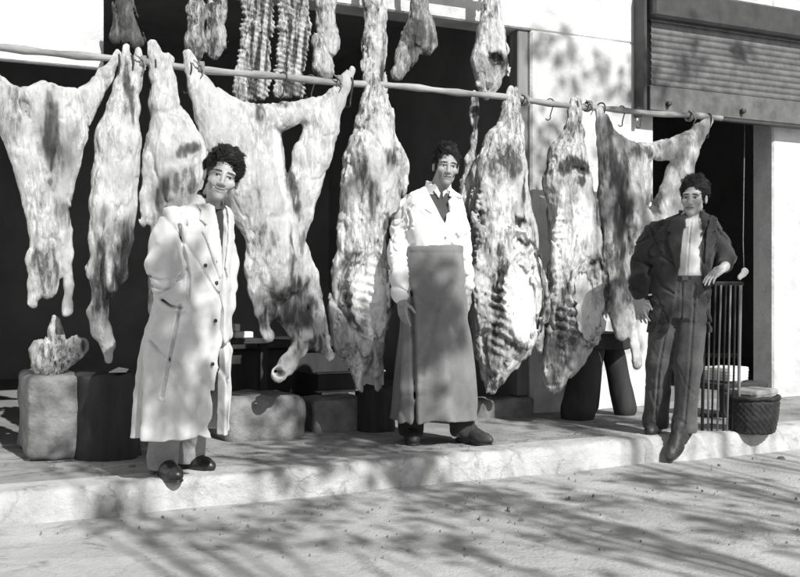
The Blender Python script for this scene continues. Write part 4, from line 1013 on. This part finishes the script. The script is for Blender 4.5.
def collar(man, c, a, b, h, tilt, gap, name, mat, parent, th=.007):
    c = Vector(c); f = Field(np.array(c)-.16, np.array(c)+.16, .0045)
    lf = Loft([(c.z-.03, c.x, c.y, a*1.25, b*1.25), (c.z, c.x, c.y, a, b), (c.z+h, c.x+tilt[0], c.y+tilt[1], a*.96, b*.96)], tilt[2], 2)
    def fn(x_, y_, z_):
        X, Y, aa, bb = lf.local(x_, y_, z_); d = lf(x_, y_, z_, False)
        zt = c.z+h-.25*np.maximum(-Y, 0)
        return np.maximum(np.maximum(np.maximum(abs(d)-th, z_-zt), c.z-.03-z_), -np.maximum(abs(X)-gap-.5*np.maximum(c.z+h-z_, 0)*0, Y))
    f.add(Fn(fn, np.array(c)-.15, np.array(c)+.15)); f.disp(lambda p, q, r: .002*fbm(p*25, q*25, r*25, 2)); return man.link(name, f, mat, parent=parent)
collar(A, I(206, 205, .02), .080, .085, .055, (.0, .01, R(40)), .05, 'collar', 'coat', ct)
# jumper and trousers under the coat
f = Field((-.3, -.3, .75), (.32, .3, 1.47), .007); f.add(Loft([(a[0]-.012, a[1], a[2], a[3]*.84, a[4]*.86) for a in kn[:6]], yw, 2.2, z1=z(205)))
f.add(Cone(I(206, 203, .0), I(208, 197, -.01), .064, .058), .02); f.cut(Cone(I(207, 200, .0), I(209, 190, -.02), .044, .050))
f.disp(lambda a, b, c: .004*fbm(a*15, b*15, c*9, 2)); A.link('jumper', f, 'knit')
def trousers(man, parts, lo, hi, mat, vox=.007, seams=(), cut=None, name='trousers', pel=None):
    f = Field(lo, hi, vox)
    if pel: f.add(pel)
    for p in parts: limb(f, p, .03)
    if cut: f.cut(cut)
    def dp(a, b, c):
        r = .007*fbm(a*9, b*9, c*4, 2)+vall(a*8+c*3, b*8, c*5, .004)*(.5+.5*sstep(.55, .2, c))
        for s in seams: r = r+s(a, b, c)
        return r
    f.disp(dp); f.cut(Box((0, 0, -.36), (2, 2, .40)), 0); return man.link(name, f, mat)
trousers(A, [[(hipR, .10), ((hipR+ankR)/2, .085), (ankR+Vector((.0, 0, .02)), .070), (ankR+Vector((0, -.0, -.005)), .072)],
             [(hipL, .10), ((hipL+ankL)/2, .085), (ankL+Vector((0, 0, .02)), .070), (ankL+Vector((0, 0, -.005)), .072)]], (-.36, -.3, .0), (.36, .45, 1.0), 'canvas')
shoe(A, I(158, 0, .16).xy.to_3d(), I(178, 0, -.075).xy.to_3d(), mat='leather')
shoe(A, I(181, 0, .32).xy.to_3d(), I(207, 0, .17).xy.to_3d(), mat='leather')

# ================================================================ man in white shirt and apron
B = Man(433, 6.15, 'dark haired man in a white open shirt and long dark apron')
I, z, x, K = B.I, B.z, B.x, B.K
yw = R(12)
hc, hM, hS = I(446, 167.2, -.03), rotm(10, 5, 6), (.96, .97, 1.0)
kn = [K(185, 438, .0, .064, .066), K(189, 436, .0, .11, .085), K(195, 434, 0, .165, .108), K(204, 433, 0, .18, .12), K(220, 433, 0, .18, .13), K(238, 434, 0, .168, .13), K(256, 434.5, 0, .165, .125)]
shR, elR, wrR = I(407, 208, .0), I(399, 252, -.01), I(401, 299, -.14)
shL, elL, wrL = I(455, 208, .03), I(462, 250, .07), I(467, 289, .05)
hipR, hipL = I(422, 292, 0), I(448, 292, .0)
ankR, ankL = I(411, 432, .06), I(462, 430, .02)
kb = [(a[0], a[1], a[2], a[3]*.84, a[4]*.84) for a in kn]+[K(300, 435, 0, .14, .105)]
body(B, (-.40, -.3, -.02), (.40, .32, 1.82), (hc, hM, hS), I(438, 188, .01), Loft(kb, yw, 2.2),
     [[(shR, .05), (elR, .042), (wrR, .031)], [(shL, .05), (elL, .042), (wrL, .031)]],
     [[(hipR, .09), ((hipR+ankR)/2, .06), (ankR, .042)], [(hipL, .09), ((hipL+ankL)/2, .06), (ankL, .042)]],
     [((wrR+Vector((.004, 0, -.005)), (.12, -.08, -1), (.75, .65, 0), 1), dict(curl=22, S=1.02)), ((wrL, (.10, -.06, -1), (-1, .3, 0), -1), dict(curl=24, S=1.0))], .33, age=1, beard=.18)
hairdo(B, 'hair', hc, hM, hS, [((0, .024, .054), (.081, .099, .086)), ((-.005, -.035, .108), (.054, .046, .030))],
       [((0, -.096, -.010), (.066, .068, .092)), ((0, -.02, -.10), (.10, .13, .085)), ((.09, -.02, -.035), (.03, .035, .05)), ((-.09, -.02, -.035), (.03, .035, .05))], 'hair', 5, lambda q: (-.25+q[0]*2, 1.0, .15 if q[1] < 0 else -.6), .050, .35, .35, 240, 18)
shirtL = Loft(kn, yw, 2.25)
f = Field((-.40, -.26, .82), (.36, .30, 1.66), .0058); f.add(shirtL)
limb(f, [(shR, .060), (I(402, 228, .01), .063), (elR, .061), (I(400, 278, -.08), .056), (I(401, 296, -.13), .050)], .03)
limb(f, [(shL, .058), (I(459, 228, .05), .058), (elL, .054), (I(465, 272, .06), .046), (I(467, 285, .05), .042)], .03)
vp = [(x(421.5), z(180)), (x(449), z(183)), (x(449.5), z(200)), (x(446.0), z(224)), (x(443.6), z(224.5)), (x(433), z(204))]
f.cut(Fn(lambda a, b, c: np.maximum(poly_d(vp, a, c), b+.02), (-.2, -.26, 1.3), (.2, .1, 1.68)))
f.disp(lambda a, b, c: .005*fbm(a*9, b*9, c*5, 2)+vall(a*8+c*6, b*8, c*5, .010)+vall(a*12-c*9, b*12, c*11, .009)*(abs(a+.02) > .10)-.007*sstep(1.30, 1.2, c)*vnoise(a*22, b*22, c*5)
       + seam_fn([(x(408), z(212)), (x(411), z(222)), (x(409), z(230))], .012, .006, .005)(a, b, c)+seam_fn([(x(425), z(212)), (x(431), z(216))], .008, .006, .004)(a, b, c)+seam_fn([(x(444.5), z(224)), (x(444), z(252))], .006, .004, .003)(a, b, c))
st = B.link('shirt', f, 'shirt')
collar(B, I(438, 187.5, .02), .074, .080, .045, (.003, .01, R(8)), .048, 'collar', 'shirt', st)
for py in (238,):
    p = surf(shirtL, .045, z(py), .003); b = MB(); b.tube([p, p+Vector((0, -.008, 0))], [.007, .006], 10); b.build('button', MAT['bone'], st)
f = Field((-.26, -.24, 1.2), (.26, .24, 1.66), .006); f.add(Loft([(a[0]-.010, a[1], a[2], a[3]*.85, a[4]*.89) for a in kn], yw, 2.2, z1=z(186)))
f.cut(Fn(lambda a, b, c: np.maximum(poly_d([(x(433), z(178)), (x(449), z(178)), (x(446), z(191)), (x(442), z(193))], a, c), b+.01), (-.2, -.26, 1.3), (.2, .1, 1.68)))
f.disp(lambda a, b, c: .003*fbm(a*15, b*15, c*9, 2)); vs = B.link('waistcoat', f, 'vest')
lapel(B, Loft([(a[0]+.006, a[1], a[2], a[3]*.87, a[4]*.89) for a in kn], yw, 2.2), [(-.012, z(187)), (.02, z(194)), (.012, z(200)), (-.03, z(192))], .005, .005, 'collar', 'shirt_grey', vs, (-.3, -.26, 1.25), (.3, .2, 1.66), .0045)
lapel(B, Loft([(a[0]+.006, a[1], a[2], a[3]*.87, a[4]*.89) for a in kn], yw, 2.2), [(.052, z(187)), (.03, z(193)), (.034, z(199)), (.06, z(193))], .005, .005, 'collar', 'shirt_grey', vs, (-.3, -.26, 1.25), (.3, .2, 1.66), .0045)
ka = [K(246.5, 434.5, 0, .172, .134), K(262, 434.5, 0, .178, .142), K(300, 434, -.01, .196, .162), K(350, 434, -.015, .222, .182), K(419, 433.5, -.02, .252, .205)]
ap = Loft(ka, yw, 2.3, fold=lambda th, zz: sstep(1.15, .3, zz)*(.013*np.sin(th*6+.6+.7*np.sin(zz*2.2))+.007*np.sin(th*11+1+zz*2)))
f = Field((-.33, -.30, .12), (.33, .26, 1.24), .0062); f.add(ap)
f.cut(Fn(lambda a, b, c: c-z(419)-.012*np.sin(a*14+1)+.0*b, (-.4, -.4, .0), (.4, .4, z(412))))
sA = seam_fn([(x(412), z(292)), (x(414), z(340)), (x(415.5), z(420))], .030, .010, .008); sB = seam_fn([(x(440), z(300)), (x(428), z(345)), (x(422), z(372))], .006, .014, .004)
f.disp(lambda a, b, c: .006*fbm(a*7, b*7, c*3, 2)+vall(a*6+c*2.5, b*6, c*1.6, .008)+sA(a, b, c)+sB(a, b, c)-.004*sstep(z(252.5), z(251.5), c))
f.cut(Loft(ka, yw, 2.3, grow=-.036, z0=z(428), z1=z(250)))
aprn = B.link('apron', f, 'apron')
trousers(B, [[(hipR, .10), ((hipR+ankR)/2, .08), (ankR+Vector((0, 0, .03)), .072), (ankR+Vector((0, 0, -.0)), .074)], [(hipL, .10), ((hipL+ankL)/2, .08), (ankL+Vector((0, 0, .03)), .072), (ankL, .074)]], (-.3, -.22, .0), (.35, .25, 1.15), 'trouser')
shoe(B, I(410, 0, .14).xy.to_3d(), I(414, 0, -.13).xy.to_3d(), mat='leather_dusty')
shoe(B, I(461, 0, .07).xy.to_3d(), I(489, 0, -.12).xy.to_3d(), mat='leather_dusty')

# ================================================================ young man in the dark jacket
C_ = Man(677, 6.46, 'young man in a dark open jacket and pale shirt leaning on a slatted rack')
I, z, x, K = C_.I, C_.z, C_.x, C_.K
yw = R(-6)
hc, hM, hS = I(693, 199, -.03), rotm(-14, 3, 3), (.98, .96, .95)
kn = [K(212, 692, .0, .066, .068), K(216, 690, .0, .12, .09), K(221, 687, 0, .18, .112), K(232, 684, 0, .196, .125), K(250, 682.5, 0, .195, .135), K(280, 681, 0, .178, .132), K(310, 680, 0, .186, .14), K(332, 679.5, 0, .2, .15)]
shR, elR, wrR = I(653, 231, .0), I(642, 264, .05), I(640, 296, -.06)
shL, elL, wrL = I(710, 231, .02), I(724, 257, .02), I(722, 268, -.10)
hipR, hipL = I(667, 302, 0), I(692, 302, .0)
kneR, ankR = I(660, 365, -.02), I(656, 426, .03)
kneL, ankL = I(688, 366, -.09), I(684, 428, -.12)
kb = [(a[0], a[1], a[2], a[3]*.82, a[4]*.82) for a in kn[:6]]+[K(300, 680, 0, .13, .09)]
body(C_, (-.38, -.40, -.02), (.42, .36, 1.72), (hc, hM, hS), I(691, 214, .01), Loft(kb, yw, 2.2),
     [[(shR, .048), (elR, .041), (wrR, .03)], [(shL, .048), (elL, .041), (wrL, .03)]],
     [[(hipR, .09), (kneR, .06), (ankR, .042)], [(hipL, .09), (kneL, .06), (ankL, .042)]],
     [((wrR+Vector((0, 0, -.012)), (.10, -.10, -1), (.55, .85, 0), 1), dict(curl=20, S=.98, spread=.5)), ((wrL+Vector((-.010, -.018, -.002)), (-.55, -.45, -.42), (-.35, -.10, -1), -1), dict(curl=26, S=.98))], .37, beard=.03)
hairdo(C_, 'hair', hc, hM, hS, [((0, .024, .058), (.081, .099, .086)), ((.0, -.038, .114), (.058, .046, .034))],
       [((0, -.096, -.010), (.066, .068, .092)), ((0, -.02, -.10), (.10, .13, .085)), ((.09, -.02, -.035), (.03, .035, .05)), ((-.09, -.02, -.035), (.03, .035, .05))], 'hair_b', 8, lambda q: (.5+q[0]*2, .8, .35 if q[1] < 0 else -.6), .060, .62, .5, 240, 18)
jk = Loft(kn, yw, 2.25, fold=lambda th, zz: sstep(1.0, .7, zz)*.008*np.sin(th*8+1))
f = Field((-.36, -.28, .66), (.42, .30, 1.52), .0058); f.add(jk)
limb(f, [(shR, .057), (I(648, 246, .03), .056), (elR, .053), (I(640, 284, -.02), .049), (I(640, 294, -.055), .044)], .06)
limb(f, [(shL, .062), (I(718, 244, .03), .054), (elL, .051), (I(722.5, 266, -.06), .044)], .03)
vj = [(x(681), z(205)), (x(699), z(205)), (x(701), z(225)), (x(700.5), z(262)), (x(703), z(300)), (x(707), z(336)), (x(668), z(336)), (x(674), z(300)), (x(678.5), z(268)), (x(679.5), z(225))]
f.cut(Fn(lambda a, b, c: np.maximum(poly_d(vj, a, c), b+.03), (-.3, -.3, .6), (.3, .1, 1.55)))
f.disp(lambda a, b, c: .005*fbm(a*10, b*10, c*6, 2)+vall(a*8+c*5, b*8, c*5, .008)+vall(a*11-c*8, b*11, c*10, .008)*(abs(a-.03) > .11))
f.cut(Loft(kn, yw, 2.25, grow=-.024, z0=z(337), z1=z(262)))
jo = C_.link('jacket', f, 'jacket')
jl = Loft(kn, yw, 2.25)
lapel(C_, jl, [(x(681)-.05, z(213)), (x(668)-.03, z(220)), (x(666)-.03, z(232)), (x(671)-.03, z(234)), (x(668)-.03, z(238)), (x(679)-.03, z(272)), (x(682)-.03, z(268)), (x(683)-.03, z(225))], .007, .007, 'lapel', 'jacket', jo, (-.3, -.28, .9), (.36, .2, 1.52))
lapel(C_, jl, [(x(700)-.02, z(213)), (x(710)-.03, z(220)), (x(713)-.03, z(232)), (x(708)-.03, z(234)), (x(711)-.03, z(238)), (x(705)-.03, z(268)), (x(704)-.03, z(225))], .007, .007, 'lapel', 'jacket', jo, (-.3, -.28, .9), (.36, .2, 1.52))
collar(C_, I(691, 215, .02), .076, .080, .034, (.0, .01, R(-6)), .055, 'collar', 'jacket', jo)
ks = [(a[0]-.008, a[1], a[2], a[3]*.84, a[4]*.88) for a in kn]
f = Field((-.26, -.24, .92), (.26, .24, 1.52), .006); sl_ = Loft(ks, yw, 2.2, z0=z(281), z1=z(210)); f.add(sl_)
f.cut(Fn(lambda a, b, c: np.maximum(poly_d([(x(684), z(205)), (x(698), z(205)), (x(692), z(220)), (x(690), z(222))], a, c), b+.01), (-.2, -.26, 1.3), (.3, .1, 1.55)))
sp = seam_fn([(x(690.5), z(221)), (x(688), z(250)), (x(686), z(280))], .006, .004, .004)
f.disp(lambda a, b, c: .005*fbm(a*12, b*12, c*8, 2)-.005*crease(a*12, b*12, c*10)-.006*sstep(1.12, 1.05, c)*vnoise(a*30, b*30, c*6)+sp(a, b, c)); so_ = C_.link('shirt', f, 'shirt_grey')
for poly in ([(x(681), z(212)), (x(690), z(221)), (x(684), z(229)), (x(679), z(219))], [(x(699), z(212)), (x(692), z(220)), (x(698), z(229)), (x(702), z(219))]):
    lapel(C_, Loft(ks, yw, 2.2), [(p_[0]-.05+.02, p_[1]) for p_ in poly], .006, .005, 'collar', 'shirt_grey', so_, (-.3, -.26, 1.25), (.3, .2, 1.56), .0045)
pel = Loft([K(276, 682, 0, .158, .122), K(300, 681, 0, .172, .132), K(318, 680, 0, .165, .13)], yw, 2.2)
plt = seam_fn([(x(674), z(284)), (x(668), z(320)), (x(660), z(365)), (x(656), z(420))], .008, .006, .005); plu = seam_fn([(x(694), z(284)), (x(692), z(320)), (x(689), z(366)), (x(684), z(420))], .008, .006, .005)
pl3 = seam_fn([(x(682), z(282)), (x(681), z(318))], .008, .005, .004)
trousers(C_, [[(hipR, .105), (kneR, .084), (ankR+Vector((0, 0, .03)), .076), (ankR+Vector((0, 0, -.01)), .078)], [(hipL, .105), (kneL, .084), (ankL+Vector((0, 0, .03)), .074), (ankL+Vector((0, 0, -.01)), .076)]],
         (-.3, -.3, -.03), (.3, .25, 1.06), 'trouser_grey', .0065, (plt, plu, pl3), pel=pel)
f = Field((-.22, -.2, z(284)), (.26, .2, z(273)), .005); lb = Loft([K(280.5, 682, 0, .164, .128), K(276, 682, 0, .163, .127)], yw, 2.2); f.add(lb); f.cut(Loft([K(284, 682, 0, .15, .114), K(272, 682, 0, .15, .114)], yw, 2.2)); bl = C_.link('belt', f, 'leather')
p = surf(lb, .03, z(278.2), .004); b = MB(); b.box((p.x-.02, p.y-.006, p.z-.016), (p.x+.02, p.y+.004, p.z+.016), .003); b.build('buckle', MAT['metal'], bl)
shoe(C_, I(657, 0, .14).xy.to_3d(), I(651, 0, -.12).xy.to_3d(), mat='leather_dusty')
hh = I(687, 0, -.10).xy.to_3d(); tt = I(671, 0, -.28).xy.to_3d(); hh.z = .03; tt.z = -.115
shoe(C_, hh, tt, mat='leather_dusty')
# ------------------------------------------------------------------ street tree behind the viewer: its branches throw the dappled shade
TS = Vector((math.sin(R(9))*math.cos(R(40)), -math.cos(R(9))*math.cos(R(40)), math.sin(R(40))))
def ground_pt(px, py, z=0.0):
    k = (CAM_Z-z)/((py-288.5)/FPX); rx, ry = ray(px); return Vector((rx*k, ry*k, z))
tgt = []
for px, py, r in ((290, 432, .2), (330, 436, .25), (310, 448, .36), (365, 452, .34), (415, 462, .22), (285, 465, .22), (100, 462, .26), (140, 470, .14)): tgt.append((ground_pt(px, py), r, 1.5))
for px, py, r in ((330, 500, .16), (300, 513, .16), (430, 505, .2), (480, 498, .22), (530, 500, .2), (590, 497, .22), (640, 478, .2), (690, 488, .22), (745, 487, .2), (130, 520, .25), (250, 535, .3), (450, 545, .35), (620, 540, .3), (760, 530, .3)): tgt.append((ground_pt(px, py, -.13), r, .8))
for px, py, y, r, q in ((192, 412, 4.8, .10, 1), (418, 268, 5.2, .13, 2.2), (446, 272, 5.2, .13, 2.2), (425, 300, 5.2, .15, 2.2), (450, 306, 5.2, .12, 1.8), (412, 335, 5.2, .14, 2), (438, 342, 5.2, .08, 2), (462, 330, 5.2, .08, 1.8), (540, 45, 6.4, .13, 1), (570, 58, 6.4, .15, 1), (600, 72, 6.4, .14, 1), (630, 88, 6.4, .15, 1), (650, 100, 6.4, .10, 1),
                        (650, 262, 4.95, .24, .9), (665, 225, 4.95, .12, .9), (655, 330, 4.95, .26, .9), (290, 318, 5.7, .26, 1), (105, 300, 5.7, .26, 1), (120, 250, 5.7, .14, .8), (160, 260, 5.75, .2, 1), (690, 62, 6.28, .16, .9), (740, 50, 6.28, .12, .7),
                        (545, 145, 6.4, .2, 1.3), (560, 190, 6.4, .25, 1.2), (540, 230, 6.4, .25, 1.2), (560, 290, 6.4, .3, 1.2), (620, 190, 6.4, .25, 1.2), (620, 260, 6.4, .3, 1.2), (630, 320, 6.4, .2, 1.1), (107, 410, 5.6, .2, 1), (610, 300, 5.75, .2, .9), (612, 200, 5.75, .16, .8), (60, 140, 5.7, .12, .7), (350, 180, 5.65, .10, .6), (705, 330, 5.0, .2, .9)):
    tgt.append((at(px, py, y), r, q))
rt = random.Random(11); LV, LF = [], []; tips = []
for T, r, q in tgt:
    L_ = 8.6+rt.uniform(-.5, .6); c = T+TS*L_; tips.append(c)
    for _ in range(int(q*r*r*760)+8):
        p = c+Vector((rt.gauss(0, r*.55), rt.gauss(0, r*.55), rt.gauss(0, r*.55)))
        u = Vector((rt.gauss(0, 1), rt.gauss(0, 1), rt.gauss(0, 1))).normalized(); v = u.orthogonal().normalized(); v = (v*math.cos(1)+u.cross(v)*math.sin(rt.uniform(-3, 3))).normalized()
        l, w_ = rt.uniform(.05, .085), rt.uniform(.028, .045); b0 = len(LV)
        LV += [p-u*l, p-v*w_+u.cross(v)*.01, p+u*l, p+v*w_+u.cross(v)*.01]; LF.append((b0, b0+1, b0+2, b0+3))
tb0 = Vector((4.2, -2.6, -.14))
tree = empty('street_tree', tb0); tag(tree, 'leafy street tree opposite the shop that shades the pavement', 'tree')
link('crown', mesh_np('crown', np.array(LV)-np.array(tb0), LF, False), MAT['leaf'], tree)
b = MB(); top = Vector((3.9, -2.5, 2.6)); b.tube([tb0, tb0+Vector((.03, .02, 1.0)), tb0+Vector((-.1, .05, 2.0)), top], [.22, .17, .15, .12], 12)
forks = []
for i in range(6):
    m = Vector((.9+i*.95, -2.7+.2*math.sin(i*2), 3.5)); b.tube([top, top.lerp(m, .5)+Vector((0, -.1, -.05)), m], [.09, .06, .035], 8); forks.append(m)
for c in tips:
    f0 = min(forks, key=lambda q_: (q_-c).length); b.tube([f0, f0.lerp(c, .5)+Vector((rt.uniform(-.15, .15), -.3, .1)), c], [.016, .010, .004], 5)
b.build('trunk', MAT['bark'], tree, tb0)
# ------------------------------------------------------------------ light, sky, camera
SUN_EL, SUN_AZ = R(40), R(9)
sd = Vector((math.sin(SUN_AZ)*math.cos(SUN_EL), -math.cos(SUN_AZ)*math.cos(SUN_EL), math.sin(SUN_EL)))   # towards the sun
w = bpy.data.worlds.new('World'); scene.world = w; w.use_nodes = True
nt = w.node_tree; bg = nt.nodes['Background']
sky = nt.nodes.new('ShaderNodeTexSky'); sky.sky_type = 'NISHITA'; sky.sun_disc = False
sky.sun_elevation = SUN_EL; sky.sun_rotation = math.atan2(sd.x, sd.y)
bw = nt.nodes.new('ShaderNodeRGBToBW'); nt.links.new(sky.outputs[0], bw.inputs[0]); nt.links.new(bw.outputs[0], bg.inputs['Color'])
bg.inputs['Strength'].default_value = .08
sl = bpy.data.lights.new('sun', 'SUN'); sl.energy = 4.6; sl.angle = R(.5); sl.color = (1, .995, .985)
so = bpy.data.objects.new('sun', sl); COL.objects.link(so); so.location = (2, -4, 9); so.rotation_euler = sd.to_track_quat('Z', 'Y').to_euler()
cam = bpy.data.cameras.new('camera'); co = bpy.data.objects.new('camera', cam); COL.objects.link(co)
co.location = (0, 0, CAM_Z); co.rotation_euler = (R(90), 0, -YAW)
cam.sensor_width = 36; cam.lens = FPX/800*36; cam.clip_start = .05; cam.clip_end = 2000
scene.camera = co
scene.view_settings.view_transform = 'Standard'; scene.view_settings.look = 'None'; scene.view_settings.gamma = 1
scene.view_settings.use_curve_mapping = False
scene.view_settings.exposure = .27
scene.cycles.use_denoising = True
scene.cycles.max_bounces = 6
